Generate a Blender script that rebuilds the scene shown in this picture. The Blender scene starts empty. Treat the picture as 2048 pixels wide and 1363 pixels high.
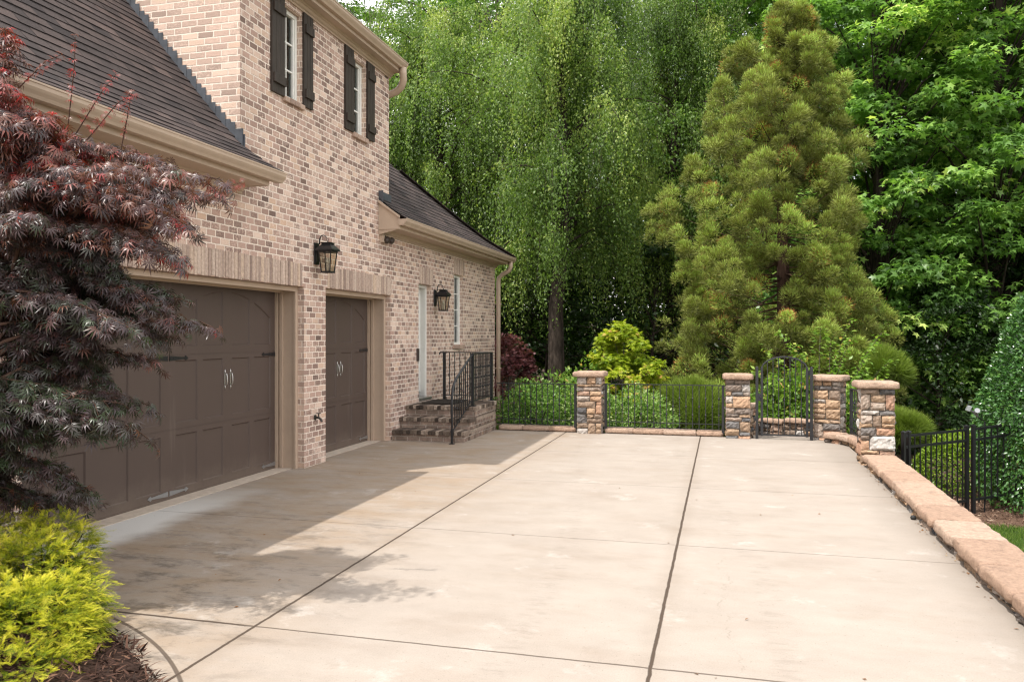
SUN_E, SKY_E, EXPO, CLOUD = 3.4, .14, .62, (12.6, 12.3, 12.0)
import bpy, math, random
import numpy as np
from mathutils import Vector, Matrix
random.seed(7)
scene = bpy.context.scene
COL = scene.collection
R = math.radians
# ------------------------------------------------------------------ node helpers
class G:
    def __init__(s, name):
        s.m = bpy.data.materials.new(name); s.m.use_nodes = True
        s.t = s.m.node_tree; s.t.nodes.clear()
        s.out = s.t.nodes.new('ShaderNodeOutputMaterial')
    def put(s, sock, v):
        if v is None: return
        if isinstance(v, bpy.types.NodeSocket): s.t.links.new(v, sock)
        elif isinstance(v, (tuple, list)):
            v = tuple(v)
            sock.default_value = v + (1.0,) if (len(v) == 3 and sock.type == 'RGBA') else v
        else: sock.default_value = v
    def math(s, op, a, b=None, c=None, clamp=False):
        n = s.t.nodes.new('ShaderNodeMath'); n.operation = op; n.use_clamp = clamp
        s.put(n.inputs[0], a); s.put(n.inputs[1], b); s.put(n.inputs[2], c)
        return n.outputs[0]
    def add(s, a, b): return s.math('ADD', a, b)
    def sub(s, a, b): return s.math('SUBTRACT', a, b)
    def mul(s, a, b): return s.math('MULTIPLY', a, b)
    def vmath(s, op, a, b=None, sc=None):
        n = s.t.nodes.new('ShaderNodeVectorMath'); n.operation = op
        s.put(n.inputs[0], a); s.put(n.inputs[1], b)
        if sc is not None: s.put(n.inputs['Scale'], sc)
        return n.outputs[0]
    def sep(s, v):
        n = s.t.nodes.new('ShaderNodeSeparateXYZ'); s.put(n.inputs[0], v); return n.outputs
    def comb(s, x=0., y=0., z=0.):
        n = s.t.nodes.new('ShaderNodeCombineXYZ')
        for i, v in enumerate((x, y, z)): s.put(n.inputs[i], v)
        return n.outputs[0]
    def geo(s, k='Position'):
        return s.t.nodes.new('ShaderNodeNewGeometry').outputs[k]
    def attr(s, name, k='Fac'):
        n = s.t.nodes.new('ShaderNodeAttribute'); n.attribute_name = name; return n.outputs[k]
    def noise(s, vec, scale, detail=3., rough=.55, dist=0., k='Fac'):
        n = s.t.nodes.new('ShaderNodeTexNoise')
        s.put(n.inputs['Vector'], vec); s.put(n.inputs['Scale'], scale); s.put(n.inputs['Detail'], detail)
        s.put(n.inputs['Roughness'], rough); s.put(n.inputs['Distortion'], dist)
        return n.outputs[k]
    def white(s, vec, k='Value'):
        n = s.t.nodes.new('ShaderNodeTexWhiteNoise'); n.noise_dimensions = '3D'; s.put(n.inputs['Vector'], vec)
        return n.outputs[k]
    def smooth(s, v, a, b, lo=0., hi=1.):
        n = s.t.nodes.new('ShaderNodeMapRange'); n.interpolation_type = 'SMOOTHSTEP'
        s.put(n.inputs['Value'], v); n.inputs['From Min'].default_value = a; n.inputs['From Max'].default_value = b
        n.inputs['To Min'].default_value = lo; n.inputs['To Max'].default_value = hi
        return n.outputs[0]
    def mix(s, f, a, b, mode='MIX'):
        n = s.t.nodes.new('ShaderNodeMix'); n.data_type = 'RGBA'; n.blend_type = mode
        s.put(n.inputs[0], f); s.put(n.inputs[6], a); s.put(n.inputs[7], b)
        return n.outputs[2]
    def ramp(s, f, stops, interp='LINEAR'):
        n = s.t.nodes.new('ShaderNodeValToRGB'); r = n.color_ramp; r.interpolation = interp
        while len(r.elements) < len(stops): r.elements.new(.5)
        for e, (p, c) in zip(r.elements, stops): e.position = p; e.color = tuple(c) + (1.,)
        s.put(n.inputs[0], f); return n.outputs[0]
    def bump(s, h, strength=.5, dist=.01):
        n = s.t.nodes.new('ShaderNodeBump'); s.put(n.inputs['Height'], h)
        n.inputs['Strength'].default_value = strength; n.inputs['Distance'].default_value = dist
        return n.outputs[0]
    def bsdf(s, col, rough=.6, metal=0., spec=.4, normal=None, **kw):
        n = s.t.nodes.new('ShaderNodeBsdfPrincipled')
        s.put(n.inputs['Base Color'], col); s.put(n.inputs['Roughness'], rough); s.put(n.inputs['Metallic'], metal)
        s.put(n.inputs['Specular IOR Level'], spec)
        if normal is not None: s.put(n.inputs['Normal'], normal)
        for k, v in kw.items(): s.put(n.inputs[k], v)
        return n.outputs[0]
    def done(s, sh):
        s.t.links.new(sh, s.out.inputs['Surface']); return s.m

def leaf_mat(name, stops, rough=.45, spec=.4, trans=.35, tcol=1.5, rmul=None):
    g = G(name)
    v = g.attr('v')
    c = g.ramp(v, stops)
    p = g.bsdf(c, rough, 0., spec)
    t = g.t.nodes.new('ShaderNodeBsdfTranslucent')
    tc = g.mix(1., c, (tcol, tcol*1.1, tcol*.55), 'MULTIPLY')
    g.put(t.inputs['Color'], tc)
    m = g.t.nodes.new('ShaderNodeMixShader'); m.inputs[0].default_value = trans
    g.t.links.new(p, m.inputs[1]); g.t.links.new(t.outputs[0], m.inputs[2])
    return g.done(m.outputs[0])

def plain(name, col, rough=.6, metal=0., spec=.4, nscale=0., namt=.15, bump=0., bscale=60., streak=None):
    g = G(name); pos = g.geo()
    c = col
    if nscale:
        if streak: pos2 = g.vmath('MULTIPLY', pos, streak)
        else: pos2 = pos
        n = g.noise(pos2, nscale, 5., .6)
        f = g.smooth(n, .25, .75, 1-namt, 1+namt)
        c = g.mix(1., col, g.comb(f, f, f), 'MULTIPLY')
    nm = None
    if bump: nm = g.bump(g.noise(pos, bscale, 4., .6), bump, .01)
    return g.done(g.bsdf(c, rough, metal, spec, nm))

# ------------------------------------------------------------------ brick
CR, BL = .0737, .203
BRICK_STOPS = [(0., (.13, .094, .082)), (.06, (.185, .134, .114)), (.26, (.24, .172, .145)), (.46, (.305, .220, .185)),
               (.60, (.39, .285, .24)), (.72, (.36, .255, .212)), (.82, (.47, .37, .31)), (.90, (.46, .335, .25)), (1., (.57, .47, .40))]
def brick_mat(name, dirt=0.):
    g = G(name)
    pos = g.geo(); nx, ny, nz = g.sep(g.geo('True Normal'))
    wob = g.noise(pos, 17., 3., .6, k='Color')
    p2 = g.vmath('ADD', pos, g.vmath('SCALE', g.vmath('SUBTRACT', wob, (.5, .5, .5)), sc=.011))
    x, y, z = g.sep(p2)
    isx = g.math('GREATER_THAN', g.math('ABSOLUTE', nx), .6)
    u = g.add(g.mul(isx, y), g.mul(g.sub(1., isx), x))
    rz = g.math('DIVIDE', z, CR); row = g.math('FLOOR', rz); fz = g.sub(rz, row)
    jit = g.white(g.comb(row, 3.7, 1.1))
    off = g.add(g.mul(g.math('MODULO', g.add(row, 400.), 2.), .5), g.mul(jit, .12))
    bl = g.add(BL, g.mul(isx, .157-BL)); ru = g.add(g.math('DIVIDE', u, bl), off); col = g.math('FLOOR', ru); fu = g.sub(ru, col)
    rnd = g.white(g.comb(row, col, isx)); rnd2 = g.white(g.comb(row, col, g.add(isx, 7.3)))
    dz = g.mul(g.math('MINIMUM', fz, g.sub(1., fz)), CR)
    du = g.mul(g.math('MINIMUM', fu, g.sub(1., fu)), g.mul(bl, .9))
    d = g.math('MINIMUM', dz, du)
    rag = g.noise(pos, 55., 3., .65)
    thr = g.add(.0016, g.mul(rag, .0078))
    m = g.math('DIVIDE', g.sub(d, thr), .0028, clamp=True)
    base = g.ramp(rnd, BRICK_STOPS)
    # tumbled, partly lime washed faces
    sm = g.noise(g.vmath('MULTIPLY', pos, (1., 1., 1.8)), 26., 4., .7)
    wash = g.mul(g.smooth(sm, .46, .64), g.smooth(rnd2, .15, .95))
    big = g.smooth(g.noise(pos, 1.3, 3., .6), .48, .66)
    wash = g.math('MINIMUM', g.add(g.mul(wash, .70), g.mul(big, g.mul(g.smooth(rnd2, .2, .9), .55))), .85)
    base = g.mix(wash, base, (.60, .49, .415))
    base = g.mix(g.mul(g.sub(1., isx), .34), base, (.62, .51, .43))  # faces not turned to x painted paler, a sunlit look put into the colour
    v = g.add(.78, g.mul(g.noise(pos, 90., 3., .7), .44))
    base = g.mix(1., base, g.comb(g.mul(v, 1.18), g.mul(v, 1.10), g.mul(v, 1.07)), 'MULTIPLY')
    mort = g.mix(g.noise(pos, 30., 3.), (.68, .56, .475), (.86, .745, .645))
    c = g.mix(m, mort, base)
    zz = g.sep(pos)[2]
    soil = g.mul(g.smooth(g.add(zz, g.mul(g.noise(pos, 3.5, 4.), .5)), .62, .15), g.smooth(g.noise(pos, 9., 4.), .3, .7))
    c = g.mix(g.mul(soil, .35), c, (.17, .12, .085))
    strk = g.smooth(g.noise(g.vmath('MULTIPLY', pos, (1., 1., .10)), 3.2, 4., .6), .52, .75)
    c = g.mix(g.mul(strk, .16), c, (.27, .20, .16))
    if dirt:
        dn = g.smooth(g.noise(pos, 5., 5., .7), .22, .62, .25, dirt)
        c = g.mix(dn, c, (.060, .047, .034))
    h = g.add(g.mul(m, .7), g.mul(g.noise(pos, 70., 4., .7), .45))
    return g.done(g.bsdf(c, .9, 0., .2, g.bump(h, .9, .010)))

def stone_mat(name, stops, bscale=35., bstr=.8, mottle=.5, rough=.85, dirt=None):
    g = G(name); pos = g.geo(); v = g.attr('v')
    n1 = g.noise(pos, 14., 5., .65)
    f = g.add(g.mul(v, 1.), g.mul(g.sub(n1, .5), .10))
    c = g.ramp(f, stops)
    k = g.smooth(g.noise(pos, 28., 6., .75), .2, .8, 1-mottle, 1+mottle*.55)
    c = g.mix(1., c, g.comb(k, k, k), 'MULTIPLY')
    if dirt:
        c = g.mix(g.smooth(g.noise(pos, 6., 5., .7), .5, .75, 0., dirt), c, (.07, .05, .04))
    h = g.noise(pos, bscale, 6., .7)
    return g.done(g.bsdf(c, rough, 0., .25, g.bump(h, bstr, .02)))

# ------------------------------------------------------------------ geometry helpers
class MB:
    def __init__(s): s.v = []; s.f = []; s.a = []; s.cur = .5
    def face(s, pts):
        b = len(s.v); s.v += [tuple(p) for p in pts]; s.a += [s.cur]*len(pts)
        s.f.append(tuple(range(b, b+len(pts))))
    def mesh(s, vs, fs):
        b = len(s.v); s.v += [tuple(p) for p in vs]; s.a += [s.cur]*len(vs)
        s.f += [tuple(i+b for i in f) for f in fs]
    def box(s, x0, x1, y0, y1, z0, z1, rot=0., bev=0.):
        cx, cy, cz = (x0+x1)/2, (y0+y1)/2, (z0+z1)/2
        s.obox((cx, cy, cz), (abs(x1-x0)/2, abs(y1-y0)/2, abs(z1-z0)/2), Matrix.Rotation(rot, 3, 'Z'), bev)
    def obox(s, c, h, M=None, bev=0.):
        M = M or Matrix.Identity(3); c = Vector(c)
        if not bev:
            vs = [c + M @ Vector((sx*h[0], sy*h[1], sz*h[2])) for sx in (-1, 1) for sy in (-1, 1) for sz in (-1, 1)]
            s.mesh(vs, [(0, 1, 3, 2), (4, 6, 7, 5), (0, 4, 5, 1), (2, 3, 7, 6), (0, 2, 6, 4), (1, 5, 7, 3)])
        else:
            bev = min(bev, min(h)*.9)
            bm = bmesh_box(h, bev)
            s.mesh([c + M @ Vector(p) for p in bm[0]], bm[1])
    def prism(s, prof, axis, a, b, cap=True):
        # prof: list of (p,q); axis 'y' -> points (p, t, q); axis 'x' -> (t, p, q); axis 'z' -> (p,q,t)
        n = len(prof)
        def P(pq, t):
            return (pq[0], t, pq[1]) if axis == 'y' else (t, pq[0], pq[1]) if axis == 'x' else (pq[0], pq[1], t)
        vs = [P(k, a) for k in prof] + [P(k, b) for k in prof]
        fs = [(i, (i+1) % n, n+(i+1) % n, n+i) for i in range(n)]
        if cap: fs += [tuple(range(n))[::-1], tuple(range(n, 2*n))]
        s.mesh(vs, fs)
    def tube(s, pts, rad, n=8, cap=True):
        pts = [Vector(p) for p in pts]
        if not hasattr(rad, '__len__'): rad = [rad]*len(pts)
        rings = []; up = None
        for i, p in enumerate(pts):
            d = (pts[min(i+1, len(pts)-1)] - pts[max(i-1, 0)]).normalized()
            if up is None:
                up = Vector((0, 0, 1)) if abs(d.z) < .9 else Vector((1, 0, 0))
            a = d.cross(up).normalized(); b = a.cross(d).normalized(); up = b
            rings.append([p + (a*math.cos(2*math.pi*(k+.5)/n) + b*math.sin(2*math.pi*(k+.5)/n))*rad[i] for k in range(n)])
        vs = [q for r in rings for q in r]; fs = []
        for i in range(len(pts)-1):
            for k in range(n):
                fs.append((i*n+k, i*n+(k+1) % n, (i+1)*n+(k+1) % n, (i+1)*n+k))
        if cap: fs += [tuple(range(n))[::-1], tuple((len(pts)-1)*n+k for k in range(n))]
        s.mesh(vs, fs)
    def lathe(s, c, prof, n=12, M=None):
        c = Vector(c); M = M or Matrix.Identity(3); vs = []; fs = []
        for r, z in prof:
            for k in range(n):
                a = 2*math.pi*k/n; vs.append(c + M @ Vector((r*math.cos(a), r*math.sin(a), z)))
        for i in range(len(prof)-1):
            for k in range(n): fs.append((i*n+k, i*n+(k+1) % n, (i+1)*n+(k+1) % n, (i+1)*n+k))
        fs += [tuple(range(n))[::-1], tuple((len(prof)-1)*n+k for k in range(n))]
        s.mesh(vs, fs)
    def build(s, name, mat, parent=None, smooth=False, origin=None):
        me = bpy.data.meshes.new(name)
        o0 = Vector(origin) if origin is not None else Vector((0, 0, 0))
        me.from_pydata([tuple(Vector(p)-o0) for p in s.v], [], s.f); 
        at = me.attributes.new('v', 'FLOAT', 'POINT'); at.data.foreach_set('value', s.a)
        me.materials.append(mat)
        if smooth: me.polygons.foreach_set('use_smooth', [True]*len(me.polygons))
        me.update()
        o = bpy.data.objects.new(name, me); COL.objects.link(o)
        if parent is not None:
            attach(o, parent, o0)
        else: o.location = o0
        return o
WORLDPOS = {}
def wpos(o):
    p = Vector(o.location)
    while o.parent: o = o.parent; p += Vector(o.location)
    return p
def attach(o, parent, at=(0, 0, 0)):
    o.parent = parent; o.location = Vector(at) - wpos(parent)
_bb = {}
def bmesh_box(h, b):
    k = (round(h[0], 4), round(h[1], 4), round(h[2], 4), round(b, 4))
    if k in _bb: return _bb[k]
    import bmesh
    bm = bmesh.new(); bmesh.ops.create_cube(bm, size=2.)
    for v in bm.verts: v.co = Vector((v.co.x*h[0], v.co.y*h[1], v.co.z*h[2]))
    bmesh.ops.bevel(bm, geom=bm.edges[:], offset=b, segments=2, affect='EDGES', profile=.6)
    bm.verts.index_update()
    r = ([tuple(v.co) for v in bm.verts], [tuple(v.index for v in f.verts) for f in bm.faces]); bm.free()
    _bb[k] = r; return r

def thing(name, label, cat, loc=(0, 0, 0), group=None):
    o = bpy.data.objects.new(name, None); COL.objects.link(o); o.location = loc; o.empty_display_size = .2
    return tag(o, label, cat, group)
def tag(o, label, cat, group=None):
    o['label'] = label; o['category'] = cat
    if group: o['group'] = group
    return o
def kind(o, k): o['kind'] = k; return o
def dup(root, loc, label=None, rz=None, sc=None, group=None):
    r = root.copy(); COL.objects.link(r); r.location = loc
    if rz is not None: r.rotation_euler = (0, 0, rz)
    if sc is not None: r.scale = sc if hasattr(sc, '__len__') else (sc, sc, sc)
    if label: r['label'] = label
    if group: r['group'] = group
    for ch in list(root.children):
        c = ch.copy(); COL.objects.link(c); c.parent = r
        for gch in ch.children:
            d = gch.copy(); COL.objects.link(d); d.parent = c
    return r

# ---- big leaf meshes by numpy
def unit(a): return a/np.maximum(np.linalg.norm(a, axis=-1, keepdims=True), 1e-9)
def leaf_mesh(name, tmpl, P, D, N, S, A, mat, parent=None, origin=(0, 0, 0)):
    tv, tf, ta = tmpl
    P = np.asarray(P, float) - np.asarray(origin, float); D = unit(np.asarray(D, float)); N = np.asarray(N, float)
    X = unit(np.cross(D, N)); N = np.cross(X, D)
    S = np.asarray(S, float); n = len(P); k = len(tv)
    if S.ndim == 1: S = np.stack([S, S, S], 1)
    V = P[:, None, :] + (S[:, 0, None]*tv[None, :, 0])[..., None]*X[:, None, :] + (S[:, 1, None]*tv[None, :, 1])[..., None]*D[:, None, :] \
        + (S[:, 2, None]*tv[None, :, 2])[..., None]*N[:, None, :]
    att = np.clip(np.asarray(A)[:, None] + ta[None, :], 0, 1)
    me = bpy.data.meshes.new(name)
    nf = len(tf); F = (tf[None, :, :] + (np.arange(n)*k)[:, None, None]).reshape(-1, 3)
    me.vertices.add(n*k); me.vertices.foreach_set('co', V.reshape(-1).astype(np.float32))
    me.loops.add(F.size); me.loops.foreach_set('vertex_index', F.reshape(-1).astype(np.int32))
    me.polygons.add(len(F)); me.polygons.foreach_set('loop_start', np.arange(0, F.size, 3, dtype=np.int32))
    at = me.attributes.new('v', 'FLOAT', 'POINT'); at.data.foreach_set('value', att.reshape(-1).astype(np.float32))
    me.materials.append(mat); me.update(calc_edges=True)
    o = bpy.data.objects.new(name, me); COL.objects.link(o)
    if parent is not None: attach(o, parent, origin)
    else: o.location = origin
    return o
def T(v, f, a=None):
    v = np.array(v, float); return (v, np.array(f, int), np.zeros(len(v)) if a is None else np.array(a, float))
T_OVATE = T([(0, 0, 0), (.27, .42, .07), (0, .45, 0), (-.27, .42, .07), (0, 1, -.08)], [(0, 1, 2), (0, 2, 3), (2, 1, 4), (2, 4, 3)])
T_BLADE = T([(-.5, 0, 0), (.5, 0, 0), (0, 1, 0)], [(0, 1, 2)], [-.05, -.05, .1])
T_TWIG = T([(-.5, 0, 0), (.5, 0, 0), (.35, .55, .12), (-.35, .55, .12), (0, 1, .1)], [(0, 1, 2), (0, 2, 3), (3, 2, 4)], [-.1, -.1, 0, 0, .12])
def star_t(lobes=5, inner=.36, spread=150., ln=None):
    vs = [(0, .18, .03)]; fs = []
    angs = [(-spread + 2*spread*i/(lobes-1)) for i in range(lobes)]
    vs.append((0, -.02, 0))
    for i, a in enumerate(angs):
        L = (ln[i] if ln else (1. - .35*abs(a)/spread))
        if i:
            m = (angs[i-1]+a)/2; vs.append((inner*math.sin(R(m)), .18+inner*math.cos(R(m)), .02))
        vs.append((L*math.sin(R(a))*.82, .18+L*math.cos(R(a))*.82, -.12*L))
    k = len(vs)
    for i in range(1, k-1): fs.append((0, i+1, i))
    fs.append((0, 1, k-1))
    return T(vs, fs)
T_STAR = star_t(5, .30, 130.)
T_MAPLE = star_t(7, .30, 140.)
def palm_t(lobes=7, w=.068, spread=100.):
    vs = []; fs = []
    for i in range(lobes):
        a = R(-spread + 2*spread*i/(lobes-1)); L = 1. - .42*(abs(a)/R(spread))**1.4
        dx, dy = math.sin(a), math.cos(a); b = len(vs)
        vs += [(0, 0, 0), (dx*L*.45 + dy*w*L*1.1, dy*L*.45 - dx*w*L*1.1, .02), (dx*L*.45 - dy*w*L*1.1, dy*L*.45 + dx*w*L*1.1, .02),
               (dx*L*.94, dy*L*.94, -.42*L)]
        fs += [(b, b+1, b+2), (b+1, b+3, b+2)]
    return T(vs, fs)
T_PALM = palm_t()
def frond_t(n=6):
    vs = [(-.02, 0, 0), (.02, 0, 0), (0, 1, -.10)]; fs = [(0, 1, 2)]; at = [-.25, -.25, .2]
    for i in range(n):
        t = .12 + .76*i/(n-1); L = .42*(1-.55*t)
        for sg in (-1, 1):
            b = len(vs); y = t + (.03 if sg > 0 else 0)
            vs += [(0, y-.035, -.10*t*t), (0, y+.035, -.10*t*t), (sg*L*.62, y+L*.75, .03-.1*t*t)]
            fs.append((b, b+1, b+2)); at += [-.25+.3*t, -.25+.3*t, .2]
    return T(vs, fs, at)
T_FROND = frond_t()
def rnd_unit(rg, n):
    a = rg.normal(size=(n, 3)); return unit(a)
# ================================================================== MATERIALS
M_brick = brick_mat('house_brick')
M_brick_dirty = brick_mat('stoop_brick', .66)
LINT = [(0., (.29, .21, .175)), (.25, (.39, .29, .24)), (.5, (.47, .355, .29)), (.75, (.55, .43, .355)), (1., (.56, .42, .32))]
M_lintel = stone_mat('soldier_brick', LINT, 60., .5, .35, .9)
M_sill = stone_mat('sill_brick', [(0., (.30, .21, .17)), (1., (.50, .36, .28))], 60., .5, .3, .9)
M_coping = stone_mat('stoop_rowlock_brick', [(0., (.050, .038, .031)), (.35, (.11, .082, .064)), (.6, (.18, .138, .108)), (.85, (.31, .24, .188)), (1., (.42, .345, .28))], 60., .6, .4, .9, dirt=.5)
M_trim = plain('beige_trim_paint', (.45, .345, .262), .5, 0, .4, 6., .05)
M_white = plain('white_trim_paint', (.72, .71, .67), .45, 0, .4, 8., .04)
def door_mat():
    g = G('brown_garage_paint'); pos = g.geo(); z = g.sep(pos)[2]
    gr = g.noise(g.vmath('MULTIPLY', pos, (1., 9., .6)), 16., 5., .7); bl = g.noise(pos, 1.4, 4., .6)
    k = g.add(.80, g.add(g.mul(gr, .22), g.mul(bl, .20)))
    c = g.mix(1., (.080, .056, .046), g.comb(k, k, k), 'MULTIPLY')
    dust = g.mul(g.smooth(g.add(z, g.mul(g.noise(pos, 4., 5., .7), .45)), .55, .12), .42)
    c = g.mix(dust, c, (.20, .155, .12))
    run = g.smooth(g.noise(g.vmath('MULTIPLY', pos, (1., 1., .06)), 9., 4., .6), .60, .74)
    c = g.mix(g.mul(run, .16), c, (.22, .18, .15))
    return g.done(g.bsdf(c, g.add(.42, g.mul(gr, .25)), 0., .38, g.bump(gr, .22, .004)))
M_door = door_mat()
M_shutter = plain('dark_shutter_stain', (.040, .030, .024), .62, 0, .35, 14., .30, .35, 40., (3., 3., .3))
M_black = plain('black_iron_paint', (.014, .0145, .017), .42, 0, .5, 20., .25, .15, 120.)
M_alu = plain('black_aluminium_paint', (.010, .010, .012), .35, 0, .5)
M_steel = plain('zinc_hinge', (.42, .43, .45), .38, .9, .5)
M_pewter = plain('pewter_handle', (.46, .44, .42), .34, .85, .5)
M_flash = plain('lead_flashing', (.075, .082, .095), .55, .3, .4, 9., .25)
M_thresh = plain('garage_slab', (.46, .385, .315), .8, 0, .3, 12., .12, .2, 90.)
M_mat = plain('coir_mat', (.035, .030, .026), .95, 0, .1, 60., .4, .5, 120.)
M_brass = plain('weathered_tap', (.06, .055, .05), .5, .7, .5, 40., .4)
M_blind = plain('white_blind', (.62, .62, .60), .6)
M_bulb = plain('frosted_candle_bulb', (.8, .78, .72), .25, 0, .5)
M_cam = plain('bronze_plastic', (.05, .036, .03), .45)
M_flood = plain('grey_floodlight', (.30, .31, .32), .4, .4, .5)
def glass_mat(name, dark):
    g = G(name)
    n = g.noise(g.geo(), 3., 2.)
    p = g.bsdf(dark, .04, 0., .9, g.bump(n, .08, .05))
    return g.done(p)
M_glass = glass_mat('window_glass', (.045, .055, .055))
def clear_glass():
    g = G('lantern_glass')
    t = g.t.nodes.new('ShaderNodeBsdfTransparent'); t.inputs[0].default_value = (.80, .77, .70, 1)
    s = g.t.nodes.new('ShaderNodeBsdfGlossy'); s.inputs['Roughness'].default_value = .08
    s.inputs[0].default_value = (.9, .9, .9, 1)
    f = g.t.nodes.new('ShaderNodeFresnel'); f.inputs[0].default_value = 1.5
    m = g.t.nodes.new('ShaderNodeMixShader'); g.t.links.new(f.outputs[0], m.inputs[0])
    g.t.links.new(t.outputs[0], m.inputs[1]); g.t.links.new(s.outputs[0], m.inputs[2])
    return g.done(m.outputs[0])
M_lglass = clear_glass()
def roof_mat():
    g = G('asphalt_shingle'); pos = g.geo(); v = g.attr('v')
    c = g.ramp(v, [(0., (.022, .017, .017)), (.5, (.044, .033, .031)), (1., (.070, .050, .045))])
    k = g.smooth(g.noise(pos, 120., 3., .8), .25, .75, .6, 1.45)
    k = g.mul(k, g.smooth(g.noise(pos, 1.6, 4., .6), .3, .7, .8, 1.2))
    c = g.mix(1., c, g.comb(k, k, k), 'MULTIPLY')
    return g.done(g.bsdf(c, .85, 0., .3, g.bump(g.noise(pos, 160., 3., .8), .5, .004)))
M_roof = roof_mat()

# ================================================================== HOUSE
W = -5.15
YT0, YT1 = 7.73, 11.79
house = thing('brick_house', 'two-storey brick house wing with two brown garage doors and a dark shingle roof', 'house', (W, 11., 0.))
holes = [  # y0,y1,z0,z1,depth
    (4.90, 9.12, -.2, 2.31, .10), (9.69, 11.85, -.2, 2.33, .10), (13.07, 13.72, .56, 2.60, .12), (14.97, 15.53, 1.50, 2.90, .09),
    (8.62, 9.06, 4.60, 5.72, .09), (10.49, 10.93, 4.62, 5.70, .09)]
mb = MB()
ys = sorted({1.2, YT0, YT1, 17.9} | {h[i] for h in holes for i in (0, 1)})
zs = sorted({-2., 3.40, 5.95} | {h[i] for h in holes for i in (2, 3)})
for a, b in zip(ys, ys[1:]):
    for c, d in zip(zs, zs[1:]):
        y, z = (a+b)/2, (c+d)/2
        if z > 3.40 and not (YT0 < y < YT1): continue
        if any(h[0] < y < h[1] and h[2] < z < h[3] for h in holes): continue
        mb.face([(W, a, c), (W, b, c), (W, b, d), (W, a, d)])
for y0, y1, z0, z1, dp in holes:
    mb.face([(W, y1, z0), (W-dp, y1, z0), (W-dp, y1, z1), (W, y1, z1)])
    mb.face([(W, y0, z1), (W-dp, y0, z1), (W-dp, y0, z0), (W, y0, z0)])
    mb.face([(W, y0, z1), (W, y1, z1), (W-dp, y1, z1), (W-dp, y0, z1)])
    mb.face([(W, y1, z0), (W, y0, z0), (W-dp, y0, z0), (W-dp, y1, z0)])
# returns: tower sides, outer ends
XB = -11.2
for y, fl in ((YT0, 1), (YT1, 0)):
    q = [(W, y, 3.2), (W, y, 5.95), (-8.0, y, 8.6), (XB, y, 5.95), (XB, y, 3.2)]
    mb.face(q if fl else q[::-1])
for y in (1.2, 17.9):
    mb.face([(W, y, -2), (W, y, 3.4), (XB, y, 3.4), (XB, y, -2)] if y > 5 else [(W, y, -2), (W, y, 3.4), (-8.2, y, 6.7), (XB, y, 3.4), (XB, y, -2)])
mb.face([(XB, 1.2, -2), (XB, 17.9, -2), (XB, 17.9, 3.4), (XB, 1.2, 3.4)])
mb.face([(XB, YT0, 2), (XB, YT1, 2), (XB, YT1, 5.95), (XB, YT0, 5.95)])
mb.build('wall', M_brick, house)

# ---- roofs, real overlapping shingle courses
PROF = [(-4.715, 3.497), (-4.88, 3.60), (-5.12, 3.785), (-5.42, 4.09), (-5.74, 4.47), (-8.6, 7.87)]
def prof_at(pr):
    segs = []; L = 0.
    for (x0, z0), (x1, z1) in zip(pr, pr[1:]):
        l = math.hypot(x1-x0, z1-z0); segs.append((L, l, x0, z0, x1, z1)); L += l
    def f(s):
        for (a, l, x0, z0, x1, z1) in segs:
            if s <= a+l or (a+l >= L-1e-6):
                t = (s-a)/l; nx, nz = (z1-z0)/l, -(x1-x0)/l
                return x0+(x1-x0)*t, z0+(z1-z0)*t, abs(nx), abs(nz)
    return f, L
def zprof(x, pr=PROF):
    for (x0, z0), (x1, z1) in zip(pr, pr[1:]):
        if x >= x1: return z0+(z1-z0)*(x-x0)/(x1-x0)
    return pr[-1][1]
def shingles(name, pr, y0f, y1f, parent, seed):
    rg = random.Random(seed); f, L = prof_at(pr); mb = MB(); E = .125; tw = .25
    n = int(L/E)
    for i in range(n):
        s0 = i*E; s1 = min(L, s0+E*1.18)
        x0, z0, nx, nz = f(s0); x1, z1, _, _ = f(s1)
        ya, yb = y0f(x0), y1f(x0)
        ya1, yb1 = y0f(x1), y1f(x1)
        mb.cur = .1     # underlay strip
        mb.face([(x0, ya, z0), (x0, yb, z0), (x1, yb1, z1), (x1, ya1, z1)])
        y = ya - (i*.083) % tw
        while y < yb:
            a, b = max(y, ya)+.0015, min(y+tw, yb)-.0015
            if b-a > .02:
                mb.cur = min(1, max(0, rg.gauss(.5, .22))); lf = .011+rg.random()*.005; j = rg.uniform(-.004, .004)
                xa, za = x0+nx*lf+j*nz, z0+nz*lf-j*nx
                bb = min(b, yb1-.001) if yb1 < yb else b
                P = [(xa, a, za), (xa, b, za), (x1+nx*.003, max(bb, a+.005), z1+nz*.003), (x1+nx*.003, a, z1+nz*.003)]
                mb.face(P)
                mb.cur = .0
                mb.face([(x0, a, z0-.002), (x0, b, z0-.002), (xa, b, za), (xa, a, za)])
            y += tw
    return mb.build(name, M_roof, parent)
shingles('roof', PROF, lambda x: 1.0, lambda x: YT0-.004 if x < W+.02 else 7.90-.25*max(0, (-4.715-x))/.5, house, 1)
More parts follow.
